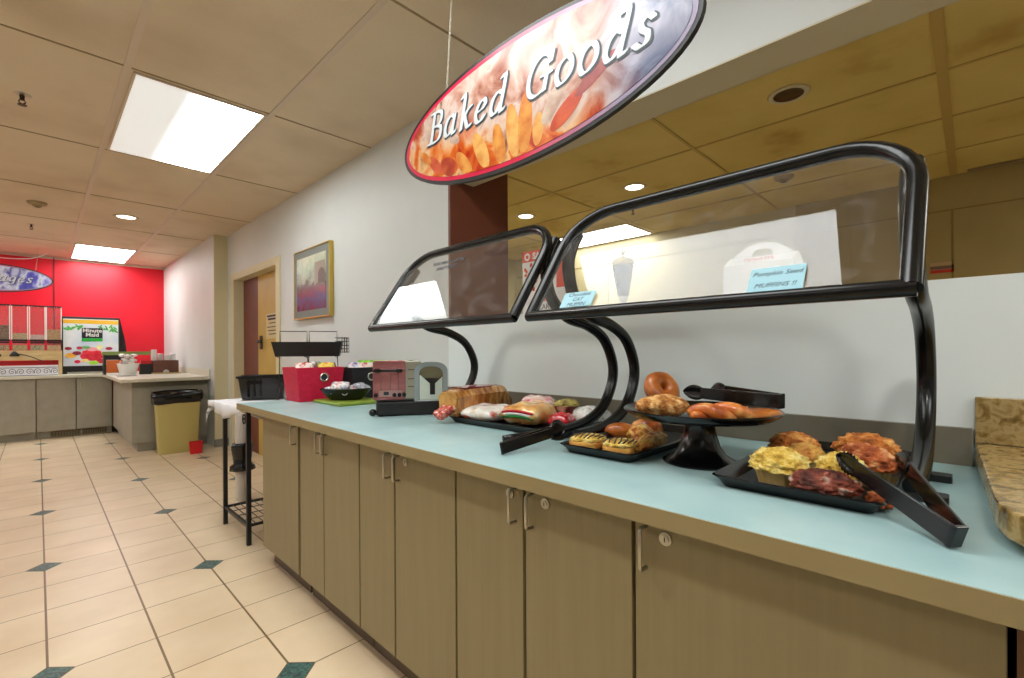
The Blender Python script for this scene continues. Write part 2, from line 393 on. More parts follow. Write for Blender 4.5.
downlight(.02, 2.05, CZ, .10, 'round lit downlight in the main ceiling above the aisle by the toaster', watts=120, col=(1, .97, .9))
downlight(.02, -.35, CZ, .10, 'round lit downlight in the main ceiling above the camera', watts=95, col=(1, .97, .9))
downlight(3.53, 2.02, CZ2, .088, 'round lit downlight in the service ceiling seen just above the large guard')
downlight(3.50, 3.24, CZ2, .088, 'round lit downlight in the service ceiling next to the brown pillar')
downlight(2.845, .70, CZ2, .088, 'unlit dark recessed downlight in the service ceiling below the header', lit=False)
downlight(3.3, -.9, CZ2, .088, 'round lit downlight at the near end of the service ceiling')
def detector(x, y, z, r, label):
    t = thing('smoke_detector', label, 'smoke detector', (x, y, z))
    b = nb(); lathe(b, [(0, -.045), (r*.45, -.045), (r*.5, -.03), (r*.85, -.026), (r, -.012), (r, -.0006), (0, -.0006)], 28); obj('housing', b, mat('aged_plastic', (160, 140, 104), .5), t, smooth='auto')
    b = nb(); lathe(b, [(0, -.052), (r*.25, -.050), (r*.3, -.0455), (0, -.0455)], 16); obj('sensor', b, 'kick', t, smooth='auto')
detector(0, 6.72, CZ, .075, 'round tan smoke detector on the main ceiling left of the aisle panel')
detector(4.16, 1.06, CZ2, .07, 'round smoke detector on the service ceiling seen through the large guard')
def sprinkler(x, y, z, label, k=1):
    t = thing('sprinkler_head', label, 'sprinkler', (x, y, z))
    b = nb(); lathe(b, [(0, -.006), (.026*k, -.006), (.036*k, -.0006), (0, -.0006)], 20); obj('escutcheon', b, 'steel', t, smooth='auto')
    b = nb(); lathe(b, [(0, -.035), (.009*k, -.035), (.010*k, -.0062), (0, -.0062)], 12)
    tube(b, [(-.008*k, 0, -.034), (-.013*k, 0, -.045), (0, 0, -.060)], .003); tube(b, [(.008*k, 0, -.034), (.013*k, 0, -.045), (0, 0, -.060)], .003)
    lathe(b, [(0, -.064), (.018*k, -.064), (.018*k, -.061), (0, -.061)], 16); obj('deflector', b, mat('dark_brass', (70, 58, 50), .4, .6), t, smooth='auto')
sprinkler(-.06, 3.98, CZ, 'dark sprinkler head nearest the camera on the main ceiling', 1.15)
sprinkler(-.05, 7.9, CZ, 'small sprinkler head near the red wall on the main ceiling')
sprinkler(4.04, 2.33, CZ2, 'sprinkler head on the service ceiling seen through the guard glass')

# ------------------------------------------------------------------ long counter and base cabinets
XF = .862
ct = thing('countertop', 'long blue-green laminate worktop with tan front edge carrying the baked goods', 'countertop', (0, 0, 0))
bx('surface', 'counter', ct, XF, XW-.001, -2.6, 3.23, .875, .91, bevel=.002)
bx('front_edge', 'edge', ct, XF-.004, XF-.0005, -2.6, 3.234, .872, .9092)
bx('end_edge', 'edge', ct, XF, XW-.001, 3.2305, 3.234, .872, .9092)
bx('backsplash', 'splash', ct, XW-.022, XW-.001, -.0, 3.23, .9105, 1.01)
def pull(parent, x, y, z0, z1, r=.0042):
    b = nb(); pts = [(x, y, z0), (x-.022, y, z0), (x-.027, y, z0+.005), (x-.027, y, z1-.005), (x-.022, y, z1), (x, y, z1)]
    tube(b, pts, r, 8); obj('handle', b, 'steel', parent, smooth=True)
def lock(parent, x, y, z):
    b = nb(); prism(b, ell(y, z, .0135, .0135, 20), x, x-.004, YZ); prism(b, ell(y, z, .008, .008, 16), x-.004, x-.007, YZ); o = obj('lock', b, 'steel', parent, smooth='auto')
    b = nb(); box(b, x-.0076, x-.007, y-.001, y+.001, z-.005, z+.005); obj('keyhole', b, 'ink', o)
units = [
 ('far-left base cabinet with a single door next to the black iron rack', [(2.915, 2.395, 'r', 0)]),
 ('base cabinet with a narrow and a wide door, second from the iron rack', [(2.368, 2.10, 'r', 0), (2.094, 1.764, 'l', 0)]),
 ('middle base cabinet with two doors below the toaster and bread', [(1.758, 1.500, 'r', 0), (1.492, 1.145, 'l', 1)]),
 ('base cabinet with two locked doors below the pastry tray', [(1.139, .856, 'r', 1), (.848, .529, 'l', 1)]),
 ('wide base cabinet door at the right below the muffin tray', [(.523, -.033, 'l', 1)])]
for lab, doors in units:
    y1 = doors[0][0]; y0 = doors[-1][1]
    t = thing('base_cabinet', lab, 'cabinet', (0, (y0+y1)/2, 0)); m = (y0+y1)/2
    b = nb(); box(b, .926, 1.72, y0-m, y1-m, .105, .8745); box(b, .975, 1.70, y0-m+.001, y1-m-.001, .001, .105); obj('body', b, 'carcass', t)
    bx('toe_kick', 'kick', t, .968, .9745, y0-m, y1-m, .001, .104)
    for a, c, side, lk in doors:
        dr = bx('door', 'door', t, .907, .925, c-m+.0015, a-m-.0015, .112, .866, bevel=.0015)
        hy = (c-m+.027) if side == 'r' else (a-m-.027)
        pull(dr, .907, hy, .762, .850)
        if lk: lock(dr, .907, hy+(.038 if side == 'r' else -.038) if False else (hy-.045 if side == 'l' else hy+.020), .834)
bx('cabinet_end_panel', mat('brown_wood_panel', (116, 80, 44), .5, c2=(94, 60, 28), scale=9, stretch=(1, 1, .1)), None, .907, 1.7, -2.55, -.0410, .002, .8745)
tag(bpy.data.objects['cabinet_end_panel'], 'brown wood cabinet side past a black gap at the right edge', 'cabinet')
# raised stone slab at the right
st = thing('stone_shelf', 'speckled brown stone slab with rounded corner raised over the right counter end', 'stone slab', (1.4, -.6, .94))
b = nb()
pts = [(1.735, -2.0), (1.735, -.005), (1.14, -.025), (1.09, -.029), (1.05, -.038), (1.02, -.054), (1.0, -.078), (.992, -.11), (.99, -.15), (.99, -2.0)]
prism(b, [(x-1.4, y+.6) for x, y in pts], -.012, .034, XY); obj('slab', b, 'stone', st, bevel=.004)
bx('upstand', 'stone', st, .335, .353, -1.4, .595, .0345, .155, bevel=.002)
bx('support', 'blackm', st, -.37, .33, -1.3, .49, -.0298, -.0125)

# ------------------------------------------------------------------ sneeze guards
NX, NZ = 1.05, 1.328
def guard(y0, y1, label, short=False):
    """y0 > y1; frame lies in the plane from (1.05,1.33) low front to (1.275,1.65) high back"""
    t = thing('sneeze_guard', label, 'sneeze guard', (1.2, (y0+y1)/2, .91)); m = (y0+y1)/2
    e = Vector((.236, 0, .345)); L = e.length; e.normalize(); n = Vector((-e.z, 0, e.x))
    o0 = Vector((NX-1.2, 0, NZ-.91))
    def P(y, q, d=0): return o0 + Vector((0, y-m, 0)) + e*q + n*d
    rc = .15; pts = []
    for y, q in ((y0, 0), (y0, L-rc)): pts.append(P(y, q))
    for k in range(1, 9):
        a = PI/2*k/8; pts.append(P(y0-rc*(1-math.cos(a)), L-rc+rc*math.sin(a)))
    for k in range(0, 9):
        a = PI/2*k/8; pts.append(P(y1+rc*(1-math.sin(a)), L-rc+rc*math.cos(a)))
    pts.append(P(y1, 0))
    fr = []
    for a, c in zip(pts, pts[1:]): fr += [a, a.lerp(c, .5)]
    b = nb(); tube(b, pts, .0172, 14); obj('frame', b, 'blackmetal', t, smooth='auto')
    b = nb(); tube(b, [P(y0+.008, 0), P(y1-.008, 0)], .0158, 14); obj('bottom_rail', b, 'blackmetal', t, smooth='auto')
    b = nb(); V = [b.verts.new(p + n*.002) for p in pts]; b.faces.new(V); g = obj('glass_pane', b, 'glass', t)
    sd = g.modifiers.new('thickness', 'SOLIDIFY'); sd.thickness = .004
    # S-shaped stands
    for y in (y0-.012, y1+.012):
        prof = [(1.275, 1.610), (1.242, 1.560), (1.226, 1.50), (1.252, 1.41), (1.34, 1.345), (1.47, 1.318), (1.575, 1.270), (1.635, 1.185), (1.64, 1.11), (1.60, 1.035), (1.54, .985), (1.46, .955), (1.37, .941), (1.27, .938)]
        if short and y > m: prof = prof[:-3] + [(1.47, .950)]
        pp = smooth_path([(x-1.2, y-m, z-.91) for x, z in prof], 6)
        b = nb(); tube(b, pp, .0205, 12); s_ = obj('stand', b, 'blackmetal', t, smooth='auto')
        b = nb(); tube(b, [P(y, L-.135, -.026)+Vector((.006, 0, 0)), P(y, L-.055, -.026)+Vector((.006, 0, 0))], .018, 12); obj('clamp', b, 'blackmetal', s_, smooth='auto')
        sg = -1 if y < m and y1 < .5 else 1
        for xx in ((1.44, 1.58) if short and y > m else (1.285, 1.50)):
            b = nb(); prism(b, rrect(xx-1.2-.022, xx-1.2+.022, y-m-.016 if sg > 0 else y-m-.052, y-m+.016, .008), .0006, .016, XY); obj('foot', b, 'blackm', s_)
        b = nb(); box(b, (1.43 if short and y > m else 1.27)-1.2, (1.60 if short and y > m else 1.53)-1.2, y-m-.007, y-m+.007, .0006, .012); obj('foot_bar', b, 'blackm', s_)
    return t, P, n
g1, P1, n1 = guard(1.915, 1.030, 'shorter sneeze guard with notice lettering on its left, over the wrapped bread', short=True)
g2, P2, n2 = guard(.957, .074, 'larger nearer sneeze guard with two handwritten cards, over the pastries and muffins')
# lettering on the glass
e_ = Vector((.236, 0, .345)).normalized()
def glass_mtx(P, y, q, d, rot=0):
    o = P(y, q, d); X = Vector((0, -1, 0)); Y = e_; Z = X.cross(Y)
    mm = Matrix((X, Y, Z)).transposed().to_4x4(); return Matrix.Translation(o) @ mm @ Matrix.Rotation(rot, 4, 'Z')
text_obj('YOU MAY CUT IN', .027, 'ink', g1, glass_mtx(P1, 1.60, .335, .0034), name='notice_text', ext=.0002, bold=.0012)
text_obj('HALF HERE', .027, 'ink', g1, glass_mtx(P1, 1.59, .302, .0034), name='notice_text', ext=.0002, bold=.0012)
def card(P, y0, y1, q0, q1, rot, lines, size, label):
    t = thing('handwritten_card', label, 'card', P((y0+y1)/2, (q0+q1)/2, .0))
    mm = glass_mtx(P, (y0+y1)/2, (q0+q1)/2, .007, rot); off = Matrix.Translation(-Vector(t.location))
    w_, h_ = abs(y0-y1)/2, (q1-q0)/2
    b = nb(); prism(b, [(-w_, -h_), (w_, -h_), (w_, h_), (-w_, h_)], -.001, .001, XY); bmesh.ops.transform(b, matrix=off @ mm, verts=b.verts); obj('paper', b, 'paper', t)
    for i, s_ in enumerate(lines):
        m2 = off @ mm @ Matrix.Translation((0, h_-(i+.55)*2*h_/len(lines), .0012)); text_obj(s_, size, 'ink', t, m2, name='handwriting', ext=.0002, shear=.25)
_inv = lambda P: P
def Pw(g, P): return lambda y, q, d=0: P(y, q, d) + Vector(g.location)
card(Pw(g2, P2), .845, .738, .017, .070, .0, ['Chocolate', 'CAT', 'MUFFIN'], .018, 'small pale blue handwritten card at the left of the larger guard')
card(Pw(g2, P2), .340, .236, .014, .078, .0, ['Pumpkin Seed', 'MUFFINS !!'], .0165, 'wider pale blue handwritten card at the right of the larger guard')

# ------------------------------------------------------------------ calligraphic sign lettering
GL = {
 'B': (.52, [[(.14, 0), (.14, .7)], [(.02, .7), (.28, .7), (.42, .64), (.43, .48), (.32, .38), (.14, .37)], [(.30, .375), (.46, .31), (.48, .12), (.36, .01), (.02, 0)]]),
 'a': (.44, [[(.31, .40), (.20, .45), (.06, .34), (.03, .14), (.12, .01), (.24, .06), (.32, .22)], [(.34, .44), (.32, .12), (.35, .01), (.43, .06)]]),
 'k': (.42, [[(-.02, .70), (.09, .72), (.09, 0)], [(.09, .20), (.24, .38), (.36, .44)], [(.17, .28), (.26, .10), (.34, 0), (.42, .04)]]),
 'e': (.38, [[(.05, .22), (.22, .25), (.32, .35), (.24, .45), (.10, .38), (.03, .20), (.10, .02), (.22, 0), (.34, .10)]]),
 'd': (.46, [[(.31, .40), (.20, .45), (.06, .34), (.03, .14), (.12, .01), (.24, .06), (.32, .22)], [(.25, .70), (.36, .72), (.34, .12), (.37, .01), (.45, .06)]]),
 'G': (.62, [[(.54, .55), (.48, .67), (.32, .71), (.12, .60), (.03, .34), (.10, .08), (.28, -.01), (.50, .06)], [(.50, .03), (.50, .32)], [(.38, .32), (.60, .32)], [(.55, .52), (.56, .70)]]),
 'o': (.42, [[(.20, .45), (.06, .36), (.03, .18), (.12, .01), (.24, .02), (.36, .14), (.37, .30), (.28, .44), (.20, .45)]]),
 's': (.34, [[(.30, .38), (.20, .45), (.08, .38), (.12, .27), (.24, .18), (.25, .05), (.14, 0), (.02, .08)]]),
 'v': (.40, [[(.02, .42), (.08, .44), (.16, .02)], [(.16, .02), (.34, .30), (.33, .44)]]),
 'r': (.32, [[(.02, .42), (.09, .44), (.09, 0)], [(.09, .26), (.20, .42), (.31, .42)]]),
 'g': (.42, [[(.31, .40), (.20, .45), (.06, .34), (.05, .16), (.14, .06), (.26, .12), (.32, .26)], [(.34, .44), (.32, -.08), (.20, -.20), (.04, -.14)]]),
 ' ': (.36, [])}
def hull2(pts):
    pts = sorted(set((round(a, 6), round(b_, 6)) for a, b_ in pts)); 
    def half(ps):
        h = []
        for p in ps:
            while len(h) > 1 and (h[-1][0]-h[-2][0])*(p[1]-h[-2][1])-(h[-1][1]-h[-2][1])*(p[0]-h[-2][0]) <= 0: h.pop()
            h.append(p)
        return h
    a = half(pts); c = half(pts[::-1]); return a[:-1]+c[:-1]
def script_mesh(s, size, x0, z0, y, grow=0.0, slope=0.0, shear=.26, track=0):
    b = nb(); cx = 0
    na = math.radians(14); wv = (.050+grow); tv = .014+grow
    U = (math.cos(na), math.sin(na)); V = (-U[1], U[0])
    nib = [(U[0]*i*wv+V[0]*j*tv, U[1]*i*wv+V[1]*j*tv) for i in (-1, 1) for j in (-1, 1)]
    kk = 0
    for ch in s:
        w_, strokes = GL[ch]
        for sk in strokes:
            pts = [(p.x, p.y) for p in smooth_path([(a, c, 0) for a, c in sk], 5)] if len(sk) > 2 else sk
            for k, (p, q) in enumerate(zip(pts, pts[1:])):
                hp = hull2([(p[0]+a, p[1]+c) for a, c in nib]+[(q[0]+a, q[1]+c) for a, c in nib])
                P = [(x0+size*(cx+a+shear*c), z0+size*c+slope*size*(cx+a)) for a, c in hp]
                kk += 1; b.faces.new([b.verts.new((a, y-kk*.000012, c)) for a, c in P])
        cx += w_+.09+track
    return b, cx*size
def sign_art():
    g = N('bakery_print'); bs = g.b
    tc = g.n('ShaderNodeTexCoord'); sp = g.n('ShaderNodeSeparateXYZ'); g.l(tc.outputs['Object'], sp.inputs[0])
    nz = g.n('ShaderNodeTexNoise'); nz.inputs['Scale'].default_value = 7; nz.inputs['Detail'].default_value = 7; nz.inputs['Distortion'].default_value = .8; g.l(tc.outputs['Object'], nz.inputs['Vector'])
    r1 = g.n('ShaderNodeValToRGB'); g.l(nz.outputs[0], r1.inputs[0]); el = r1.color_ramp.elements; el.new(.5); el.new(.6)
    for e, (p, c) in zip(el, ((.36, (146, 84, 66)), (.47, (186, 142, 126)), (.58, (206, 186, 176)), (.7, (160, 104, 84)))): e.position = p; e.color = (*lin(c), 1)
    r2 = g.n('ShaderNodeValToRGB'); g.l(nz.outputs[0], r2.inputs[0]); el = r2.color_ramp.elements; el.new(.5); el.new(.6)
    for e, (p, c) in zip(el, ((.36, (168, 36, 10)), (.47, (206, 104, 34)), (.56, (216, 172, 120)), (.7, (116, 44, 20)))): e.position = p; e.color = (*lin(c), 1)
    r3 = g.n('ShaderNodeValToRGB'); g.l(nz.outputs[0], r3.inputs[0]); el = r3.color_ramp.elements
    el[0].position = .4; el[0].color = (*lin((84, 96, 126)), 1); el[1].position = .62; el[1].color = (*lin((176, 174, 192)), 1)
    def ma(op, a, c):
        x = g.n('ShaderNodeMath', operation=op)
        for i, v in enumerate((a, c)):
            if isinstance(v, (int, float)): x.inputs[i].default_value = v
            else: g.l(v, x.inputs[i])
        return x
    wob = ma('MULTIPLY', nz.outputs[0], .25)
    f1 = ma('SUBTRACT', ma('MULTIPLY', ma('ADD', ma('ADD', sp.outputs[2], ma('MULTIPLY', sp.outputs[0], .22).outputs[0]).outputs[0], wob.outputs[0]).outputs[0], -9).outputs[0], -.85); f1.use_clamp = True
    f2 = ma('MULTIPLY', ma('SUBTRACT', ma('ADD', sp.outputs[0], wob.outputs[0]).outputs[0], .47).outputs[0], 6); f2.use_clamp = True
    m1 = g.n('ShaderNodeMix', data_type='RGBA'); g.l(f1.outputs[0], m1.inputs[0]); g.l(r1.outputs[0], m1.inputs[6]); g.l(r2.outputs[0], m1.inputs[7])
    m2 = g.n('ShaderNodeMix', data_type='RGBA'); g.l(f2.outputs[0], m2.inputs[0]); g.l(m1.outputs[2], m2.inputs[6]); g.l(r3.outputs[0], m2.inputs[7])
    g.l(m2.outputs[2], bs.inputs['Base Color']); bs.inputs['Roughness'].default_value = .22
    return g.m
def border_mat():  # lavender towards the right end is a reflection put into the colour
    g = N('crimson_border_painted_sheen'); tc = g.n('ShaderNodeTexCoord'); sp = g.n('ShaderNodeSeparateXYZ'); g.l(tc.outputs['Object'], sp.inputs[0])
    mr = g.n('ShaderNodeMapRange'); g.l(sp.outputs[0], mr.inputs[0]); mr.inputs[1].default_value = .05; mr.inputs[2].default_value = .45
    r = g.n('ShaderNodeValToRGB'); g.l(mr.outputs[0], r.inputs[0]); e = r.color_ramp.elements; e[0].color = (*lin((206, 18, 66)), 1); e[1].color = (*lin((150, 140, 166)), 1)
    g.l(r.outputs[0], g.b.inputs['Base Color']); g.b.inputs['Roughness'].default_value = .3
    return g.m
def bev_art():
    return mat('beverage_print', (80, 80, 170), .3, stops=[(.34, (52, 56, 150)), (.46, (92, 92, 196)), (.54, (214, 220, 236)), (.62, (70, 74, 170)), (.72, (190, 196, 224))], scale=5, detail=3, stretch=(1, 1, .55))
def oval_sign(loc, rz, label, A, Bh, art, text, tx, tz, size, chains, slope=0, track=0, outl=(52, 66, 76), ceil=CZ, fruit=False):
    t = thing('hanging_sign', label, 'sign', loc, rz)
    b = nb(); prism(b, ell(0, 0, A, Bh, 72), -.009, .009, XZ); obj('board', b, 'blackm', t, smooth='auto')
    b = nb(); prism(b, ell(0.003, .0, A-.016, Bh-.014, 72), -.0100, -.0092, XZ); obj('border', b, border_mat(), t)
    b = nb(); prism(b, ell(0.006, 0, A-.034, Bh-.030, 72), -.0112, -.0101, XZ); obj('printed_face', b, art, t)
    if fruit:
        cols = [mat('printed_crust', c, .3, c2=d, scale=18) for c, d in (((214, 150, 70), (190, 100, 36)), ((222, 172, 96), (200, 124, 54)), ((200, 90, 56), (176, 60, 34)), ((150, 38, 20), (190, 84, 40)), ((200, 178, 160), (170, 136, 120)), ((160, 80, 76), (136, 56, 54)))]
        k = 0
        for cx, cz, rx, rz_, ro, ci in ((-.16, -.125, .085, .032, -1.1, 1), (-.06, -.135, .085, .030, -1.35, 0), (.01, -.105, .10, .032, -1.45, 1), (.07, -.10, .11, .034, 1.5, 0), (.13, -.14, .055, .024, 1.45, 1), (-.26, -.15, .075, .028, -.9, 0), (-.36, -.13, .06, .036, -.5, 3), (-.45, -.10, .06, .024, -.8, 2), (-.52, -.05, .05, .018, -.7, 0), (.20, -.07, .08, .03, .9, 4), (.25, -.12, .08, .03, .6, 2), (.36, -.05, .085, .022, .5, 5), (-.50, .06, .07, .02, -1.2, 4), (-.42, .09, .08, .02, -1.4, 4), (-.33, -.02, .05, .02, -.6, 4)):
            pe = [p for p in ell(cx, cz, rx, rz_, 20, rot=ro)]
            if any((p[0]/(A-.036))**2+(p[1]/(Bh-.032))**2 > 1 for p in pe): pe = [(p[0], p[1]) if (p[0]/(A-.04))**2+(p[1]/(Bh-.036))**2 <= 1 else (p[0]/math.sqrt((p[0]/(A-.04))**2+(p[1]/(Bh-.036))**2), p[1]/math.sqrt((p[0]/(A-.04))**2+(p[1]/(Bh-.036))**2)) for p in pe]
            b = nb(); V = [b.verts.new((p[0], -.0114-.00004*k, p[1])) for p in pe]; b.faces.new(V); obj('printed_pastry', b, cols[ci], t); k += 1
    ol = mat('letter_outline', outl, .5); cx_ = tx; cz_ = tz
    for ch in text:
        if ch != ' ':
            b, _ = script_mesh(ch, size, cx_+.004, cz_-.004, -.0126, .017, slope, track=track); obj('letter_outline', b, ol, t)
        b, wd = script_mesh(ch, size, cx_, cz_, -.0136, .001, slope, track=track)
        if ch != ' ': obj('letter', b, 'letter', t)
        else: b.free()
        cx_ += wd; cz_ += slope*wd
    for cx in chains:
        zt = Bh*math.sqrt(1-(cx/A)**2)-.004; top = ceil-loc[2]-.004; b = nb(); n = int((top-zt)/.013)
        for i in range(n):
            z = zt+(top-zt)*(i+.5)/n; a = i % 2
            pl = [((.0032*math.cos(q) if a else 0)+0, (0 if a else .0032*math.cos(q)), z+.0095*math.sin(q)) for q in [2*PI*j/8 for j in range(8)]]
            sh = (z-zt)*-.0
            tube(b, [(cx+x+(z-zt)*.10, yy, zz) for x, yy, zz in pl], .0011, 4, closed=True)
        obj('chain', b, 'steel', t, smooth=True)
    return t
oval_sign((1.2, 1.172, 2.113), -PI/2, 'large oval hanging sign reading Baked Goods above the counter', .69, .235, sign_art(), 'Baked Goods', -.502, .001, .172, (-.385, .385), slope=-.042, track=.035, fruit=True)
oval_sign((-.54, 9.55, 2.27), 0, 'blue oval hanging sign in front of the red wall', .70, .205, bev_art(), 'Beverages', -.27, -.045, .162, (-.42, .52), track=.04, outl=(60, 60, 90))
b = nb(); tube(b, smooth_path([(-1.1, 9.9, 2.66), (-.5, 9.9, 2.60), (-.1, 9.9, 2.62), (.1, 9.9, 2.72)], 6), .006); tag(obj('sagging_wire', b, 'white', smooth=True), 'pale wire sagging above the blue oval sign', 'wire')

# ------------------------------------------------------------------ things on the pass-through ledge
LZ = 1.4155
t = thing('donut_box', 'white gable-top carry box with a handle slot on the ledge', 'box', (1.85, .54, LZ), -PI/2)
b = nb(); box(b, -.115, .115, -.07, .07, 0, .115); obj('body', b, 'white', t, bevel=.002)
b = nb(); prism(b, [(-.07, .115), (.07, .115), (.003, .15), (-.003, .15)], -.113, .113, lambda p, q, a: (a, p, q)); obj('gable', b, 'white', t)
b = nb()
o1 = [(-.10, .14)] + [(-.10+.20*k/14, .14+.055*math.sin(PI*k/14)**.6) for k in range(1, 14)] + [(.10, .14)]
i1 = [(.035, .150), (.035, .158), (.02, .172), (-.02, .172), (-.035, .158), (-.035, .150)]
W = [b.verts.new((x, -.012, z)) for x, z in o1]; I = [b.verts.new((x, -.012, z)) for x, z in i1]
mid = len(W)//2
b.faces.new(W[:mid+1]+[I[3], I[4], I[5]]) ; b.faces.new(W[mid:]+[I[0], I[1], I[2], I[3]]); b.faces.new([W[0], I[5], I[0], W[-1]])
hd = obj('handle_flap', b, 'white', t); sd = hd.modifiers.new('thickness', 'SOLIDIFY'); sd.thickness = .002
text_obj('DONUTS', .024, 'redp', t, Matrix.Translation((0, -.0715+.022, .128)) @ Matrix.Rotation(math.radians(66), 4, 'X') , ext=.0004, bold=.0008)
t = thing('glass_urn', 'tapered brown glass jar with gold cap and finial on the ledge', 'jar', (1.85, 1.118, LZ))
b = nb(); lathe(b, [(0, 0), (.032, 0), (.030, .006), (.012, .014), (.012, .03), (.018, .036), (.020, .05), (0, .05)], 28); obj('foot', b, 'steel', t, smooth='auto')
b = nb(); lathe(b, [(.0, .051), (.024, .051), (.048, .185), (.045, .190), (0, .190)], 28); obj('bowl', b, mat('brown_glass', (84, 56, 40), .2, c2=(40, 26, 22), scale=20), t, smooth='auto')
b = nb(); lathe(b, [(.047, .1905), (.050, .200), (.042, .216), (.012, .228), (0, .228)], 28); obj('cap', b, 'gold', t, smooth='auto')
b = nb(); lathe(b, [(0, .2285), (.006, .2285), (.005, .238), (.011, .246), (.010, .258), (0, .264)], 16); obj('finial', b, 'steel', t, smooth='auto')
t = thing('poster_card', 'red and white poster card standing on the ledge behind the guards', 'poster', (1.80, 1.55, LZ), -PI/2)
orange = mat('orange_red_print', (232, 72, 40), .6)
bx('board', 'white', t, -.14, .14, -.002, .002, 0, .325)
bx('header_band', orange, t, -.14, .14, -.0030, -.0022, .27, .325); bx('side_band', orange, t, .09, .14, -.0030, -.0022, .12, .269)
b = nb(); prism(b, ell(-.105, .297, .020, .020, 20), -.0038, -.0031, XZ); o_ = obj('ring', b, 'white', t)
b = nb(); prism(b, ell(-.105, .297, .010, .010, 14), -.0045, -.0039, XZ); obj('ring_centre', b, orange, o_)
text_obj('SALE', .045, 'white', t, face_mtx(-.02, -.0036, .296), bold=.002, ext=.0004)
b = nb()
random.seed(3)
for k in range(34):
    x = random.uniform(-.125, .08); z = random.uniform(.12, .255)
    prism(b, ell(x, z, .010, .008, 8, rot=random.random()*3), -.0030, -.0023, XZ)
obj('printed_berries', b, orange, t)
text_obj('dunkin', .05, orange, t, face_mtx(0, -.0026, .075), bold=.002, ext=.0004); text_obj('CARD', .04, 'ink', t, face_mtx(.02, -.0026, .03), ext=.0004)
for i, (z, c) in enumerate(((1.905, (190, 160, 120)), (1.875, (120, 90, 80)), (1.845, (200, 50, 40)))):
    tag(bx('sticker', mat('sticker', c, .6), None, XO-.004, XO-.0005, .10, .24, z-.012, z+.012), '%s sticker on the service room wall at the guard edge' % ['tan', 'brown', 'red'][i], 'sticker')

# ------------------------------------------------------------------ wall picture
t = thing('framed_picture', 'framed print with a gilt edge hanging beside the doorway', 'picture', (XW, 4.222, 1.845), -PI/2)
b = nb(); hw, hh = .388, .318
for a in ((-hw, hw, hh-.012, hh), (-hw, hw, -hh, -hh+.012), (-hw, -hw+.012, -hh+.012, hh-.012), (hw-.012, hw, -hh+.012, hh-.012)): box(b, a[0], a[1], -.04, -.001, a[2], a[3])
obj('frame', b, 'gold', t, bevel=.002)
bx('mat_board', mat('grey_mat', (120, 124, 118), .7), t, -hw+.0125, hw-.0125, -.034, -.002, -hh+.0125, hh-.0125)
def pic():
    g = N('street_print'); tc = g.n('ShaderNodeTexCoord'); sp = g.n('ShaderNodeSeparateXYZ'); g.l(tc.outputs['Object'], sp.inputs[0])
    nz = g.n('ShaderNodeTexNoise'); nz.inputs['Scale'].default_value = 14; nz.inputs['Detail'].default_value = 6; g.l(tc.outputs['Object'], nz.inputs['Vector'])
    ad = g.n('ShaderNodeMath', operation='MULTIPLY_ADD'); g.l(nz.outputs[0], ad.inputs[0]); ad.inputs[1].default_value = .5
    mz = g.n('ShaderNodeMath', operation='MULTIPLY_ADD'); g.l(sp.outputs[2], mz.inputs[0]); mz.inputs[1].default_value = 1.6; mz.inputs[2].default_value = .25
    g.l(mz.outputs[0], ad.inputs[2])
    r = g.n('ShaderNodeValToRGB'); g.l(ad.outputs[0], r.inputs[0]); el = r.color_ramp.elements
    for _ in range(5): el.new(.5)
    for e, (p, c) in zip(el, ((.12, (96, 36, 54)), (.26, (74, 70, 110)), (.36, (120, 40, 52)), (.46, (86, 76, 70)), (.58, (150, 158, 136)), (.72, (172, 186, 162)), (.9, (206, 206, 184)))): e.position = p; e.color = (*lin(c), 1)
    g.l(r.outputs[0], g.b.inputs['Base Color']); g.b.inputs['Roughness'].default_value = .25
    return g.m
bx('print', pic(), t, -hw+.075, hw-.075, -.036, -.0345, -hh+.075, hh-.075)
o_ = bx('printed_arch', mat('print_stone', (142, 128, 112), .4), t, .08, .30, -.0375, -.0364, -.02, .17)
b = nb(); prism(b, [(.16, -.02)]+[(.23-.07*math.cos(a), .05+.06*math.sin(a)) for a in [PI*k/8 for k in range(9)]]+[(.30, -.02)], -.0385, -.0378, XZ); obj('printed_vault', b, mat('print_dark', (92, 78, 70), .4), t)

# ------------------------------------------------------------------ food and trays
def tray(x0, x1, y0, y1, z, label, h=.026):
    cx, cy = (x0+x1)/2, (y0+y1)/2; t = thing('serving_tray', label, 'tray', (cx, cy, z)); a, c = (x1-x0)/2, (y1-y0)/2
    b = nb()
    loops = [(a-.022, c-.022, 0), (a-.012, c-.012, h*.55), (a, c, h), (a-.004, c-.004, h+.003), (a-.020, c-.020, h*.55), (a-.030, c-.030, .005)]
    R = [[b.verts.new((p, q, z_)) for p, q in rrect(-u, u, -v, v, .022 if u > a-.02 else .015, 5)] for u, v, z_ in loops]
    for A_, B_ in zip(R, R[1:]):
        n = len(A_)
        for i in range(n): b.faces.new((A_[i], A_[(i+1) % n], B_[(i+1) % n], B_[i]))
    b.faces.new(R[0][::-1]); b.faces.new(R[-1]); obj('dish', b, 'black', t, smooth='auto')
    b = nb(); prism(b, rrect(-a+.03, a-.03, -c+.03, c-.03, .015), .0053, .0062, XY); obj('liner', b, 'blackm', t)
    return t
CT = .9106
tray(1.27, 1.69, 1.055, 1.66, CT, 'black tray under the wrapped bread and bun bags')
tray(1.125, 1.69, .655, .915, CT, 'black rectangular tray of drizzled pastries and rolls')
tray(1.080, 1.70, .112, .432, CT, 'black rectangular tray of crumb-topped muffins')
TZ = CT+.0066
crumb = mat('brown_crumb', (176, 104, 48), .8, stops=[(.34, (116, 54, 14)), (.5, (196, 112, 40)), (.66, (236, 176, 96))], scale=26, detail=8, bump=1, bscale=120)
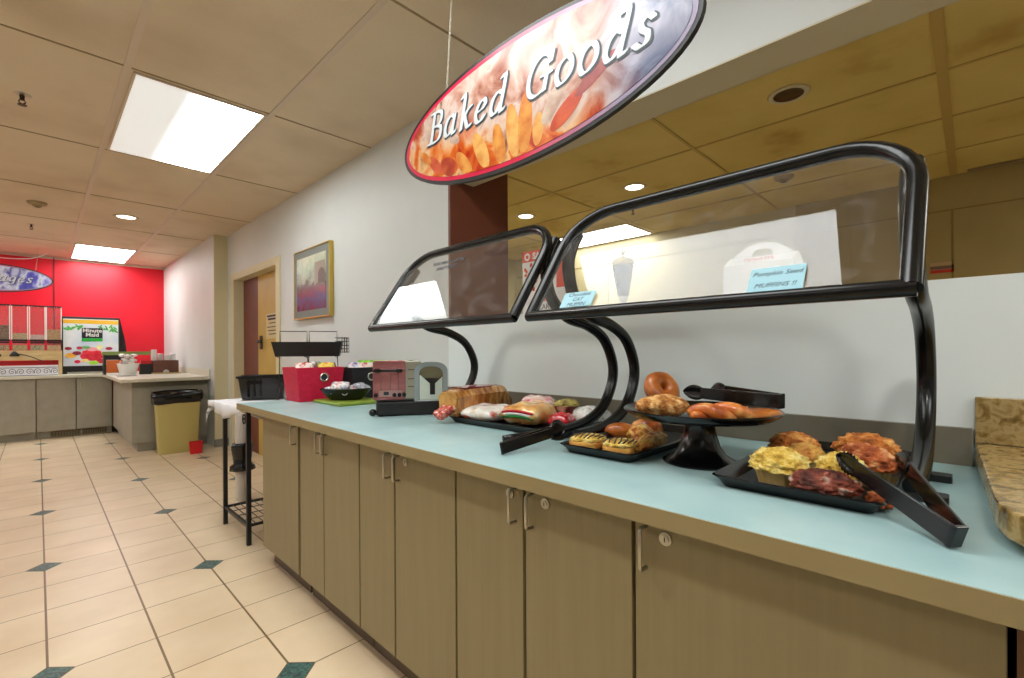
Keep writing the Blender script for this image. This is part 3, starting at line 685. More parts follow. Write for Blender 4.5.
crumb_r = mat('red_brown_crumb', (160, 80, 42), .7, stops=[(.34, (124, 50, 16)), (.5, (190, 94, 38)), (.66, (232, 176, 122))], scale=34, detail=8, bump=.9, bscale=130)
yellowc = mat('yellow_crumb', (220, 188, 84), .8, stops=[(.32, (164, 112, 26)), (.48, (222, 184, 76)), (.66, (246, 228, 150))], scale=30, detail=8, bump=1, bscale=120)
darkc = mat('dark_sugared', (110, 44, 26), .6, stops=[(.35, (70, 22, 12)), (.52, (134, 58, 34)), (.62, (206, 176, 160)), (.75, (238, 232, 226))], scale=24, detail=7, bump=.9, bscale=90)
glaze = mat('glazed_crust', (196, 104, 40), .35, stops=[(.3, (120, 48, 12)), (.46, (190, 92, 32)), (.56, (214, 130, 56)), (.7, (240, 186, 112))], scale=24, detail=8, coat=.3, bump=.25, bscale=40)
glaze2 = mat('shiny_bagel', (176, 96, 34), .3, stops=[(.3, (140, 62, 14)), (.55, (196, 112, 42)), (.75, (226, 160, 84))], scale=14, detail=7, coat=.4)
cakeside = mat('cake_side', (214, 164, 78), .75, c2=(176, 98, 32), scale=20, bump=.6, bscale=80)
paperc = mat('muffin_paper', (206, 182, 120), .6, c2=(170, 130, 70), scale=12)
choc = mat('chocolate', (48, 24, 14), .3)
def muffin(x, y, r, m, label, seed, cup=None, h=.045, dome=.038, name='muffin', z=TZ, sx=1, sy=1, rz=0):
    t = thing(name, label, 'muffin', (x, y, z+.0005), rz)
    b = nb(); seg = 40; rings = []
    for rr, zz in ((r*.70, 0), (r*.92, h)):
        rings.append([b.verts.new((math.cos(2*PI*k/seg)*rr*sx*(1+.03*(k % 2)), math.sin(2*PI*k/seg)*rr*sy*(1+.03*(k % 2)), zz)) for k in range(seg)])
    for k in range(seg): b.faces.new((rings[0][k], rings[0][(k+1) % seg], rings[1][(k+1) % seg], rings[1][k]))
    b.faces.new(rings[0][::-1]); b.faces.new(rings[1]); obj('paper_cup', b, cup or paperc, t)
    b = nb(); blob(b, (0, 0, h), (r*1.04*sx, r*1.04*sy, dome), seed, .16, 4.5, 5, flat=-.008); obj('crumb_top', b, m, t, smooth=True)
    return t
muffin(1.42, .340, .056, crumb, 'brown crumb-topped muffin at the back left of the muffin tray', 1)
muffin(1.315, .292, .040, cakeside, 'small yellow-brown muffin half behind the yellow one', 2, dome=.03)
muffin(1.175, .312, .056, yellowc, 'large yellow crumb muffin at the left front of the muffin tray', 3)
muffin(1.130, .218, .044, darkc, 'dark sugared muffin with white topping at the front of the tray', 4, dome=.030, h=.028, sx=.9, sy=1.35, cup=mat('brown_paper_cup', (110, 60, 34), .6))
muffin(1.45, .190, .064, crumb, 'largest brown crumb muffin at the back right of the tray', 5, h=.055)
muffin(1.325, .172, .044, crumb_r, 'long reddish sugared muffin beside the tong jaws', 6, sx=1.75, sy=.85, rz=.65, h=.050)
muffin(1.232, .205, .046, yellowc, 'yellow crumb muffin behind the tong jaws', 7, h=.040)
t = thing('cake_piece', 'small reddish broken cake piece between the muffin tongs', 'cake', (1.150, .128, TZ+.0005)); b = nb(); blob(b, (0, 0, .012), (.032, .022, .016), 8, .3, 3, 4, flat=-.011); obj('crumb', b, crumb_r, t, smooth=True)
# pastry tray
def roll(x, y, z, rad, m, label, seed, rz=0, name='bread_roll', amp=.06, up=0):
    t = thing(name, label, 'pastry', (x, y, z), rz); b = nb(); blob(b, (0, 0, rad[2]*.86+up), rad, seed, amp, 2.2, 4, flat=-rad[2]*.86); obj('crust', b, m, t, smooth=True); return t
roll(1.44, .885, TZ, (.055, .034, .028), glaze2, 'smooth tan roll at the back left of the pastry tray', 11, rz=-.9)
roll(1.50, .815, TZ, (.055, .034, .036), glaze, 'darker brown roll at the back of the pastry tray', 12, rz=-.9)
def danish(x, y, s, label, seed, rz):
    t = thing('drizzled_danish', label, 'pastry', (x, y, TZ+.0004), rz, )
    b = nb(); blob(b, (0, 0, .016), (s, s*.9, .017), seed, .10, 2.5, 4, flat=-.016, power=.7); obj('cake', b, cakeside, t, smooth=True)
    b = nb(); blob(b, (0, 0, .030), (s*.95, s*.86, .011), seed+1, .12, 3, 4, flat=-.004, power=.75); tp = obj('custard_top', b, yellowc, t, smooth=True)
    b = nb()
    for k in range(-3, 4):
        yy = k*s*.24; wv = s*.82*math.sqrt(max(.05, 1-(yy/s)**2))
        tube(b, [(xx, yy+.003*math.sin(xx*60+k), .0415-.010*((xx*xx+yy*yy)/(s*s))**1.5) for xx in [-wv+2*wv*j/10 for j in range(11)]], .0030, 6)
    obj('chocolate_drizzle', b, choc, t, smooth=True)
danish(1.215, .862, .060, 'left square danish with dark chocolate drizzle', 21, .3)
danish(1.215, .742, .060, 'right square danish with dark chocolate drizzle', 22, .35)
t = roll(1.385, .775, TZ, (.066, .042, .034), mat('berry_pastry', (200, 140, 60), .4, stops=[(.36, (132, 34, 20)), (.46, (206, 120, 40)), (.56, (240, 190, 80)), (.68, (252, 236, 190))], scale=30, coat=.3, bump=.6, bscale=60), 'yellow pastry streaked with dark berry filling and sugar', 24, rz=.4, name='filled_pastry', amp=.16)
t = roll(1.315, .700, TZ+.004, (.115, .030, .026), mat('flaky_pastry', (206, 148, 70), .5, stops=[(.34, (150, 66, 20)), (.48, (224, 150, 60)), (.62, (246, 206, 116))], scale=30, bump=.8, bscale=70, stretch=(1, 3, 1)), 'long flaky pastry strip along the right of the pastry tray', 25, rz=.12, name='pastry_strip', amp=.14)
# cake stand
CX, CY = 1.297, .543
t = thing('cake_stand', 'glossy black pedestal cake stand between the two trays', 'cake stand', (CX, CY, CT))
b = nb(); lathe(b, [(0, 0), (.098, 0), (.100, .004), (.090, .010), (.070, .022), (.054, .045), (.045, .075), (.040, .100), (.046, .116), (0, .116)], 56); obj('pedestal', b, 'black', t, smooth='auto')
b = nb(); lathe(b, [(0, .1165), (.10, .117), (.18, .127), (.203, .142), (.207, .147), (.203, .150), (.192, .143), (.17, .134), (0, .130)], 72); obj('plate', b, 'black', t, smooth='auto')
PZ = CT+.1315
def bagel(x, y, z, R_, r_, m, label, seed, rx=0, rz=0, name='bagel', sz=1):
    t = thing(name, label, 'pastry', (x, y, z), rz); b = nb(); n = 40; q = 18; rings = []
    for i in range(n):
        a = 2*PI*i/n; c = Vector((math.cos(a)*R_, math.sin(a)*R_, 0)); d = Vector((math.cos(a), math.sin(a), 0)); ring = []
        for j in range(q):
            e = 2*PI*j/q; nn = 1+.10*mnoise.noise(Vector((math.cos(a)*2+seed, math.sin(a)*2, e)))
            ring.append(b.verts.new(c+(d*math.cos(e)+Vector((0, 0, sz*math.sin(e))))*r_*nn))
        rings.append(ring)
    for i in range(n):
        A_, B_ = rings[i], rings[(i+1) % n]
        for j in range(q): b.faces.new((A_[j], A_[(j+1) % q], B_[(j+1) % q], B_[j]))
    bmesh.ops.rotate(b, verts=b.verts, cent=(0, 0, 0), matrix=Matrix.Rotation(rx, 3, 'X'))
    zl = min(v.co.z for v in b.verts); bmesh.ops.translate(b, verts=b.verts, vec=(0, 0, -zl)); obj('crust', b, m, t, smooth=True); return t
bagel(1.395, .705, PZ+.002, .034, .026, glaze2, 'smooth brown bagel standing on edge at the back of the cake stand', 1, rx=1.05, rz=-.45)
t = roll(1.190, .600, PZ+.002, (.072, .046, .031), mat('nutty_crumb', (178, 122, 66), .85, stops=[(.34, (122, 66, 22)), (.5, (206, 138, 66)), (.66, (244, 204, 140))], scale=50, detail=9, bump=1, bscale=160), 'crumb-coated brown doughnut at the left of the cake stand', 31, rz=-.75, name='crumb_doughnut', amp=.10)
# twisted glazed pastry made of two braided ropes
t = thing('glazed_twist', 'shiny orange glazed twist pastry at the front of the cake stand', 'pastry', (1.185, .445, PZ+.002), -.80)
for ph in (0, PI):
    b = nb(); n = 26
    tube(b, [(-.075+.150*i/n, .013*math.cos(2.3*PI*i/n+ph), .022+.009*math.sin(2.3*PI*i/n+ph)) for i in range(n+1)], [.020*math.sin(PI*(i+1.5)/(n+3))**.45 for i in range(n+1)], 14); obj('dough_rope', b, glaze, t, smooth=True)
roll(1.265, .390, PZ+.004, (.080, .034, .016), glaze2, 'flat tan pastry slice at the right of the cake stand', 33, rz=-.55, name='pastry_slice', amp=.08)

def arm_mesh(b, p0, p1, w0, h0, w1, h1, up=Vector((0, 0, 1)), bow=0, n=8):
    p0, p1 = Vector(p0), Vector(p1); d = (p1-p0); t_ = d.normalized(); s_ = t_.cross(up).normalized(); u_ = s_.cross(t_); R = []
    for i in range(n+1):
        f = i/n; c = p0+d*f+s_*bow*math.sin(PI*f); w_ = w0+(w1-w0)*f; h_ = h0+(h1-h0)*f
        R.append([b.verts.new(c+s_*a*w_/2+u_*e*h_/2) for a, e in ((-1, -1), (1, -1), (1, 1), (-1, 1))])
    for A_, B_ in zip(R, R[1:]):
        for k in range(4): b.faces.new((A_[k], A_[(k+1) % 4], B_[(k+1) % 4], B_[k]))
    b.faces.new(R[0][::-1]); b.faces.new(R[-1])
def tongs(label, hinge, j1, j2, width=.020, jaw=.030, scallop=True):
    hinge, j1, j2 = Vector(hinge), Vector(j1), Vector(j2)
    t = thing('serving_tongs', label, 'tongs', hinge); side = (j1-hinge).cross(j2-hinge).normalized()
    if side.z < 0: side = -side
    sp = (j2-j1).normalized()
    for sgn, j in ((-1, j1), (1, j2)):
        st_ = sp*sgn*.010; e = j-hinge; d = e.normalized()
        b = nb(); arm_mesh(b, st_, st_*.8+e*.80, .006, width*1.15, .006, width, side, bow=.0); a_ = obj('arm', b, 'black', t, bevel=.0015)
        b = nb(); base = st_*.8+e*.78; n = 14; s_ = side; dn = sp*(-sgn)
        ring = []
        for k in range(n+1):
            f = k/n; L = e.length*.24*f; hw = jaw/2*math.sin(PI*min(1, (f*.86+.16)))**.6
            if scallop: hw *= 1+.12*math.cos(k*PI)
            ring.append([base+d*L+s_*q*hw + dn*(.010*(q*q-1)*-1*.6) for q in (-1, -.6, -.2, .2, .6, 1)])
        V = [[b.verts.new(p) for p in r_] for r_ in ring]
        for A_, B_ in zip(V, V[1:]):
            for k in range(5): b.faces.new((A_[k], A_[k+1], B_[k+1], B_[k]))
        o_ = obj('jaw', b, 'black', t, smooth=True); sd = o_.modifiers.new('thickness', 'SOLIDIFY'); sd.thickness = .0035; sd.offset = 0
    b = nb(); m_ = ((j1+j2)/2-hinge).normalized(); arm_mesh(b, sp*-.0135-m_*.004, sp*.0135-m_*.004, .008, width*1.2, .008, width*1.2, side); obj('hinge_end', b, 'black', t, bevel=.002)
    return t
tongs('black scalloped tongs resting across the front corner of the muffin tray', (1.005, .020, .932), (1.185, .198, .998), (1.310, .120, .990), width=.031, jaw=.040)
tongs('black tongs lying over the pastries on the cake stand', (1.325, .350, 1.092), (1.385, .620, 1.098), (1.50, .590, 1.100), width=.032, jaw=.044, scallop=False)
tongs('black tongs leaning on the left end of the pastry tray', (.985, 1.010, .931), (1.215, .960, .965), (1.265, 1.0, .964), width=.030, jaw=.058, scallop=False)
t = thing('serving_spoon', 'black rounded utensil handle behind the left tongs on the counter', 'utensil', (1.15, 1.16, CT))
b = nb(); tube(b, [(-.03, -.01, .012), (.0, -.025, .013), (.07, -.045, .017), (.105, -.06, .022)], [.010, .013, .011, .008], 12); obj('handle', b, 'black', t, smooth=True)
b = nb(); blob(b, (.125, -.065, .024), (.03, .022, .006), 2, 0, 1, 3); obj('spoon_bowl', b, 'black', t, smooth=True)

# wrapped bread
def printed(name, cs, scale=9, rough=.25, stretch=None): return mat(name, cs[0], rough, stops=[(.30+.4*i/(len(cs)-1), c) for i, c in enumerate(cs)], scale=scale, detail=3, coat=.7, bump=.5, bscale=14, stretch=stretch)
t = thing('bread_loaf_bag', 'long bagged loaf of sliced bread at the left end of the bread tray', 'bread', (1.30, 1.640, CT+.028), .16)
b = nb(); n = 22; R = []
for i in range(n+1):
    f = i/n; x = -.04+.46*f; s_ = (1 if f < .72 else 1-.75*((f-.72)/.28)**1.4); s_ *= (.90+.10*math.sin(min(1, f*6)*PI/2))
    pts = [(-.055, 0), (.055, 0), (.058, .058), (.064, .087), (.045, .114), (0, .119), (-.045, .114), (-.064, .087), (-.058, .058)]
    R.append([b.verts.new((x, p*s_+.004*mnoise.noise(Vector((x*30, p*30, 0))), .002+q*s_*(1-.0*f)+.003*mnoise.noise(Vector((x*25, q*30, 3))))) for p, q in pts])
for A_, B_ in zip(R, R[1:]):
    m_ = len(A_)
    for k in range(m_): b.faces.new((A_[k], A_[(k+1) % m_], B_[(k+1) % m_], B_[k]))
b.faces.new(R[0][::-1]); b.faces.new(R[-1])
obj('loaf', b, mat('bagged_bread', (190, 132, 64), .25, stops=[(.3, (134, 76, 34)), (.5, (190, 130, 62)), (.7, (226, 180, 112))], scale=12, coat=.6, stretch=(3, 1, 1), bump=.3, bscale=16), t, smooth='auto')
b = nb(); prism(b, [(-.048, .012), (.048, .012), (.050, .055), (.056, .084), (.038, .103), (0, .107), (-.038, .103), (-.056, .084), (-.050, .055)], -.047, -.0405, YZ); obj('end_slice', b, mat('toast_face', (206, 160, 88), .6, c2=(180, 128, 60), scale=30), t, bevel=.002)
b = nb(); prism(b, [(-.045, .119), (-.02, .1225), (.03, .1225), (.05, .116), (.05, .118), (.03, .125), (-.02, .125), (-.045, .1215)], .02, .22, YZ); obj('printed_label', b, printed('maroon_label', [(120, 18, 38), (150, 30, 50), (220, 200, 196)], 22), t)
b = nb()
for k in range(7):
    random.seed(k); blob(b, (-.055-.012*(k % 4), -.03+.014*k*.7, .004+.010*(3-k % 4)), (.020, .017, .016), k, .35, 3, 3)
obj('twisted_bag_tail', b, printed('red_clear_wrap', [(140, 40, 36), (198, 80, 60), (236, 220, 214)], 40), t, smooth=True)
def pillow(name, label, loc, rz, lx, ly, lz, m, cat='packet', seed=0, tilt=0, group=None, parent_thing=None):
    t = thing(name, label, cat, loc, rz, group); b = nb(); nx, ny = 16, 12; top = []; bot = []
    for i in range(nx+1):
        rt, rb = [], []
        for j in range(ny+1):
            u, v = i/nx*2-1, j/ny*2-1; hgt = lz*((1-u**4)*(1-v**4))**.6*(1+.25*mnoise.noise(Vector((u*2.5+seed, v*2.5, seed))))
            edge = .003*mnoise.noise(Vector((u*8, v*8, seed)))
            rt.append(b.verts.new((u*lx/2, v*ly/2, lz+hgt+edge)))
            rb.append(rt[-1] if abs(u) == 1 or abs(v) == 1 else b.verts.new((u*lx/2, v*ly/2, lz-hgt*.95)))
        top.append(rt); bot.append(rb)
    for i in range(nx):
        for j in range(ny):
            b.faces.new((top[i][j], top[i+1][j], top[i+1][j+1], top[i][j+1]))
            f = (bot[i][j], bot[i][j+1], bot[i+1][j+1], bot[i+1][j])
            if len(set(f)) == 4: 
                try: b.faces.new(f)
                except ValueError: pass
    if tilt:
        bmesh.ops.rotate(b, verts=b.verts, cent=(0, 0, 0), matrix=Matrix.Rotation(tilt, 3, 'X')); zl = min(v.co.z for v in b.verts); bmesh.ops.translate(b, verts=b.verts, vec=(0, 0, -zl+.0005))
    obj('wrapper', b, m, t, smooth=True); return t
BZ = TZ+.0006
pillow('flatbread_bag', 'clear bag of flat bread with orange print at the front of the bread tray', (1.385, 1.505, BZ), .1, .20, .19, .036, printed('orange_print_wrap', [(206, 176, 130), (228, 220, 210), (240, 236, 230), (218, 70, 40), (236, 206, 160)], 9), 'bread', 1)
t = pillow('bun_bag', 'bag of buns with red, white and green stripes in the middle of the tray', (1.425, 1.305, BZ), .12, .18, .19, .046, printed('bun_wrap', [(170, 104, 46), (214, 158, 86), (226, 186, 120), (240, 234, 226)], 10), 'bread', 2)
for q, (zz, c) in enumerate(((.064, (190, 24, 40)), (.054, (240, 240, 238)), (.044, (30, 140, 60)))):
    b = nb(); tube(b, smooth_path([(-.080, .078, zz-.008), (-.090, .03, zz), (-.090, -.03, zz), (-.080, -.078, zz-.008)], 5), .006, 6); obj('stripe', b, mat('stripe', c, .4), t, smooth=True)
pillow('bun_bag', 'bag of buns with pink print behind the striped bag', (1.59, 1.40, BZ), .5, .15, .17, .050, printed('pink_bun_wrap', [(206, 70, 90), (234, 206, 200), (206, 150, 90), (240, 236, 230)], 12), 'bread', 5)
t = thing('wrapped_muffin', 'dark brown wrapped cupcake with yellow-green top on the bread tray', 'muffin', (1.545, 1.205, BZ))
b = nb(); lathe(b, [(0, 0), (.036, 0), (.052, .078), (0, .078)], 30); obj('cup', b, mat('brown_white_cup', (96, 34, 22), .4, stops=[(.45, (88, 28, 20)), (.6, (196, 150, 130))], scale=18), t, smooth='auto')
b = nb(); blob(b, (0, 0, .078), (.053, .053, .026), 3, .2, 3, 4, flat=-.0005); obj('crumb_top', b, mat('green_yellow_crumb', (186, 176, 96), .7, c2=(120, 96, 40), scale=30, bump=.8, bscale=90), t, smooth=True)
pillow('red_snack_bag', 'small bright red bag at the right of the bread tray', (1.445, 1.150, BZ), .3, .11, .085, .030, printed('red_wrap', [(150, 10, 24), (206, 20, 36), (226, 60, 70)], 8), seed=6)
pillow('clear_snack_bag', 'crinkled clear and white bag at the right end of the bread tray', (1.585, 1.110, BZ), -.3, .15, .11, .038, printed('clear_wrap', [(150, 130, 120), (206, 206, 204), (236, 236, 234), (170, 110, 90)], 26), seed=8)

# ------------------------------------------------------------------ toaster group
TR = -.52   # turned to face the aisle
def loc_at(ox, oy, x, y): return (ox+x*math.cos(TR)-y*math.sin(TR), oy+x*math.sin(TR)+y*math.cos(TR))
TX, TY = 1.263, 1.955
t = thing('drip_stand', 'low black drip stand under the toaster on the counter', 'stand', (TX, TY, CT), TR)
b = nb(); prism(b, rrect(-.150, .160, .0, .20, .02), .006, .068, XY); obj('tray_body', b, 'blackm', t, bevel=.004)
for x, y in ((-.13, .03), (.14, .03), (-.13, .17), (.14, .17)): bx('foot', 'black', t, x-.012, x+.012, y-.012, y+.012, .0003, .006)
b = nb(); blob(b, (-.166, .015, .020), (.018, .016, .0175), 1, 0, 1, 3); tube(b, [(-.152, .016, .020), (-.142, .016, .020)], .008); obj('round_knob', b, 'black', t, smooth=True)
z0 = CT+.0685
x_, y_ = loc_at(TX, TY, -.085, .10)
t = thing('toaster', 'chrome toaster with a reddish reflection coloured into its front and black levers', 'toaster', (x_, y_, z0), TR)
b = nb(); prism(b, rrect(-.078, .155, .012, .198, .018), -.080, .085, YZ if False else (lambda p, q, a: (p, a, q))); obj('shell', b, 'steel', t, smooth='auto', bevel=.003)
b = nb(); prism(b, rrect(-.080, .074, .010, .200, .012), -.086, -.0802, XZ); obj('front_panel', b, mat('chrome_painted_reflection', (206, 140, 142), .25, .85, c2=(170, 104, 108), scale=6, stretch=(1, 1, 3)), t, bevel=.002)  # pink tint paints a reflection onto the chrome
b = nb(); box(b, -.078, .060, -.100, -.087, .146, .158); blobb = None; box(b, -.070, -.045, -.106, -.100, .142, .162); box(b, .030, .056, -.106, -.100, .142, .162); obj('lever', b, 'black', t, bevel=.003)
b = nb()
for x in (-.042, .002, .040): box(b, x-.0012, x+.0012, -.0872, -.0864, .05, .14)
obj('lever_slot', b, 'kick', t)
bx('control_strip', mat('pale_strip', (186, 150, 146), .3, .6), t, -.052, .058, -.0885, -.0865, .026, .056)
bx('display', 'ink', t, -.030, -.006, -.0905, -.0888, .034, .050)
for x in (-.066, .020, .044, .066):
    b = nb(); prism(b, ell(x, .034, .010, .010, 18), -.100, -.0888, XZ); obj('dial', b, 'black', t, smooth='auto')
b = nb()
for x in (-.045, .005, .055, .105): box(b, x-.010, x+.010, -.06, .06, .1975, .1992)
obj('bread_slot', b, 'blackm', t)
b = nb()
for zz in (.155, .110, .072): box(b, .085, .125, -.0815, -.0802, zz-.002, zz+.002)
obj('side_vent', b, 'kick', t)
x_, y_ = loc_at(TX, TY, .112, -.006+.0)
t = thing('utensil_dispenser', 'grey arched dispenser with dark funnel shaped slot before the toaster', 'dispenser', (TX+(.112*math.cos(TR)), TY+(.112*math.sin(TR)), z0), TR)
gp = mat('grey_plastic', (150, 160, 162), .4)
arch = [(-.082, 0), (.082, 0), (.082, .145)]+[(.082*math.cos(a)**.7 if math.cos(a) > 0 else -.082*abs(math.cos(a))**.7, .145+.048*math.sin(a)) for a in [PI*k/14 for k in range(1, 14)]]+[(-.082, .145)]
inn = [(p*.72, .004+q*.86) for p, q in arch]
b = nb(); A0 = [b.verts.new((p, .008, q)) for p, q in arch]; A1 = [b.verts.new((p, .014, q)) for p, q in inn]; B0 = [b.verts.new((p, .024, q)) for p, q in arch]; n = len(arch); C1 = [b.verts.new((p, .024, q)) for p, q in inn]
for i in range(n):
    j = (i+1) % n; b.faces.new((A0[i], A0[j], A1[j], A1[i])); b.faces.new((A0[j], A0[i], B0[i], B0[j])); b.faces.new((A1[i], A1[j], C1[j], C1[i])); b.faces.new((B0[i], C1[i], C1[j], B0[j]))
obj('arch_frame', b, gp, t, smooth='auto')
b = nb(); prism(b, inn, .0165, .0235, XZ); obj('mirror_panel', b, mat('olive_metal', (150, 146, 118), .25, .7, c2=(110, 104, 80), scale=6), t)
b = nb(); prism(b, [(-.056, .005), (.056, .005), (.056, .118), (.020, .085), (.020, .03), (-.006, .03), (-.006, .085), (-.052, .128), (-.056, .128)], .0130, .0162, XZ); obj('cup_shield', b, mat('frosted', (196, 206, 196), .4), t)
b = nb(); prism(b, [(-.034, .112), (.040, .112), (.018, .086), (.018, .032), (-.004, .032), (-.004, .086)], .0105, .0128, XZ); obj('funnel_slot', b, 'blackm', t)

# ------------------------------------------------------------------ baskets of snacks
def basket(x0, x1, y0, y1, h, m, label, gx):
    cx, cy = (x0+x1)/2, (y0+y1)/2; t = thing('storage_basket', label, 'basket', (cx, cy, CT)); a, c = (x1-x0)/2, (y1-y0)/2
    b = nb(); k = .86; th = .006
    L = [(a*k, c*k, .0005), (a, c, h), (a-th, c-th, h), (a*k-th, c*k-th, .006)]
    R = [[b.verts.new((sx*u, sy*v, z)) for sx, sy in ((-1, -1), (1, -1), (1, 1), (-1, 1))] for u, v, z in L]
    for A_, B_ in zip(R, R[1:]):
        for i in range(4): b.faces.new((A_[i], A_[(i+1) % 4], B_[(i+1) % 4], B_[i]))
    b.faces.new(R[0][::-1]); b.faces.new(R[-1]); obj('shell', b, m, t, bevel=.002)
    zc = h*.70; yc = -(c*(k+(1-k)*.70))-.001
    b = nb(); pts = [(gx+.024*math.cos(q), yc-.002, zc+.024*math.sin(q)) for q in [2*PI*i/24 for i in range(24)]]; tube(b, pts, .0065, 8, closed=True); obj('grommet', b, 'chrome', t, smooth=True)
    b = nb(); prism(b, ell(gx, zc, .020, .020, 20), yc-.0015, yc-.0005, XZ); obj('grommet_hole', b, 'ink', t)
    return t
basket(1.115, 1.420, 2.955, 3.205, .215, mat('crimson_fabric', (206, 16, 62), .6, c2=(190, 12, 54), scale=40, bump=.1, bscale=200), 'crimson red tapered snack basket with a metal grommet', .02)
basket(1.45, 1.72, 2.90, 3.14, .208, mat('black_fabric', (20, 20, 24), .6, bump=.1, bscale=200), 'black tapered snack basket with a metal grommet behind the bowl', .0)
bx('green_mat', mat('lime_board', (136, 156, 56), .45, c2=(120, 142, 44), scale=8), None, 1.20, 1.50, 2.56, 2.925, CT, CT+.018, bevel=.006)
tag(bpy.data.objects['green_mat'], 'lime green board under the black oval bowl', 'board')
t = thing('oval_bowl', 'black oval bowl of wrapped packets on the lime green board', 'bowl', (1.335, 2.755, CT+.0188), -.55)
b = nb(); lathe(b, [(0, .0), (.60, .0), (.78, .02), (.95, .055), (1.02, .068), (1.0, .071), (.90, .055), (.72, .022), (.55, .008), (0, .007)], 48, sx=.15, sy=.095); obj('shell', b, 'black', t, smooth='auto')
b = nb(); tube(b, smooth_path([(-.016, -.088, .043), (0, -.0905, .034), (.016, -.088, .043)], 5), .0012, 6); obj('maker_mark', b, 'white', t)
pk = [[(206, 30, 36), (238, 236, 230), (220, 120, 40)], [(238, 236, 232), (60, 60, 70), (226, 60, 60)], [(232, 150, 40), (240, 220, 90), (40, 130, 60)], [(96, 60, 150), (236, 232, 236), (170, 90, 180)], [(120, 200, 40), (150, 220, 60), (40, 120, 30)], [(190, 190, 196), (120, 124, 140), (236, 236, 238)], [(200, 60, 60), (224, 224, 226), (60, 70, 110)]]
PK = [printed('snack_print_%d' % i, c, 24) for i, c in enumerate(pk)]
for i, (x, y, z, rz, m_, lb) in enumerate(((1.20, 3.06, 1.097, .3, 0, 'red and white snack packet at the left of the crimson basket'), (1.27, 3.10, 1.102, 1.2, 1, 'white snack packet with dark print standing in the crimson basket'), (1.33, 3.03, 1.097, .6, 2, 'orange and yellow snack packet in the crimson basket'), (1.375, 3.10, 1.097, 1.5, 1, 'white printed snack packet at the right of the crimson basket'),
        (1.53, 3.02, 1.092, .5, 3, 'purple and white snack packet in the black basket'), (1.59, 2.99, 1.092, .2, 0, 'red and white snack packet in the black basket'), (1.62, 3.05, 1.107, .9, 4, 'large lime green snack packet in the black basket'), (1.68, 2.98, 1.107, .4, 4, 'lime green snack packet at the right of the black basket'))):
    pillow('snack_packet', lb, (x, y, z), -.5+rz*.4, .105, .065, .016, PK[m_], seed=i+20, tilt=1.0)
for i, (x, y, z, rz, m_, lb) in enumerate(((-.07, .0, .018, .2, 5, 'silver packet at the left of the oval bowl'), (-.01, .01, .030, 1.0, 1, 'white folded packet on top in the oval bowl'), (.06, .0, .020, -.4, 6, 'red and grey packet in the middle of the oval bowl'), (.085, .01, .034, .5, 5, 'silver packet at the right of the oval bowl'), (-.03, -.03, .045, -.6, 6, 'small red striped packet at the front of the oval bowl'))):
    ca, sa = math.cos(-.55), math.sin(-.55)
    pillow('sauce_packet', lb, (1.335+x*ca-y*sa, 2.755+x*sa+y*ca, CT+.0188+z+.012), rz, .11, .08, .020, PK[m_], seed=i+40, tilt=.45)

# ------------------------------------------------------------------ iron rack with cloth, bin, wire stand
t = thing('iron_table', 'black iron side table with wire lower shelf at the counter end', 'table', (1.25, 3.7, 0))
for x, y in ((.935, 3.275), (.935, 3.80), (1.56, 3.275), (1.56, 3.80)): bx('leg', 'iron', t, x-1.25-.0125, x-1.25+.0125, y-3.7-.0125, y-3.7+.0125, .0003, .845)
b = nb(); box(b, -.33, .33, -.44, .36, .846, .862); obj('table_top', b, 'iron', t)
b = nb()
for y in (3.275, 3.80): box(b, -.302, .297, y-3.7-.008, y-3.7+.008, .115, .131)
for x in (.935, 1.56): box(b, x-1.25-.008, x-1.25+.008, -.412, .087, .115, .131)
for k in range(1, 14): tube(b, [(-.315+.625*k/14, -.42, .126), (-.315+.625*k/14, .095, .126)], .003, 6)
for k in range(1, 4): tube(b, [(-.315, -.42+.515*k/4, .121), (.31, -.42+.515*k/4, .121)], .003, 6)
obj('wire_shelf', b, 'iron', t)
for (y, sg) in ((3.72, -1), (3.36, 1), ):
    b = nb(); c = Vector((-.315, y-3.7, .775))
    tube(b, [c+Vector((0, sg*(.008+.034*f)*math.cos(f*9.5), (.008+.034*f)*math.sin(f*9.5)+.01)) for f in [k/26 for k in range(27)]], .0042, 6); obj('scroll', b, 'iron', t, smooth=True)
def cloth():
    b = nb(); nx, ny = 26, 40; V = []
    x0, x1, y0, y1 = .905, 1.62, 3.258, 4.09
    for i in range(nx+1):
        r = []
        for j in range(ny+1):
            x = x0-.06+(x1-x0+.06)*i/nx; y = y0+(y1-y0+.10)*j/ny; z = .8675; n = mnoise.noise(Vector((x*9, y*9, 1)))
            if x < x0: z -= (x0-x)*(1.1+.5*math.sin(y*9)); x = x0-.014+.012*math.sin(y*34)
            if y > y1-.03: z -= (y-y1+.03)*(.9+.5*math.sin(x*11)); y = y1-.02+.012*math.sin(x*30)
            r.append(b.verts.new((x, y, z+.004*max(0, n))))
        V.append(r)
    for i in range(nx):
        for j in range(ny): b.faces.new((V[i][j], V[i+1][j], V[i+1][j+1], V[i][j+1]))
    return b
o_ = obj('table_cloth', cloth(), 'cloth', smooth=True); sd = o_.modifiers.new('thickness', 'SOLIDIFY'); sd.thickness = .003
tag(o_, 'white cloth draped over the iron side table', 'tablecloth')
t = thing('storage_bin', 'black plastic open bin with ribbed handles on the white cloth', 'bin', (1.215, 3.85, .8765), -.45)
b = nb(); L = [(.138, .115, 0), (.158, .132, .155), (.170, .145, .156), (.170, .145, .172), (.152, .128, .170), (.130, .108, .006)]
R = [[b.verts.new((p, q, z)) for p, q in rrect(-u, u, -v, v, .02, 3)] for u, v, z in L]
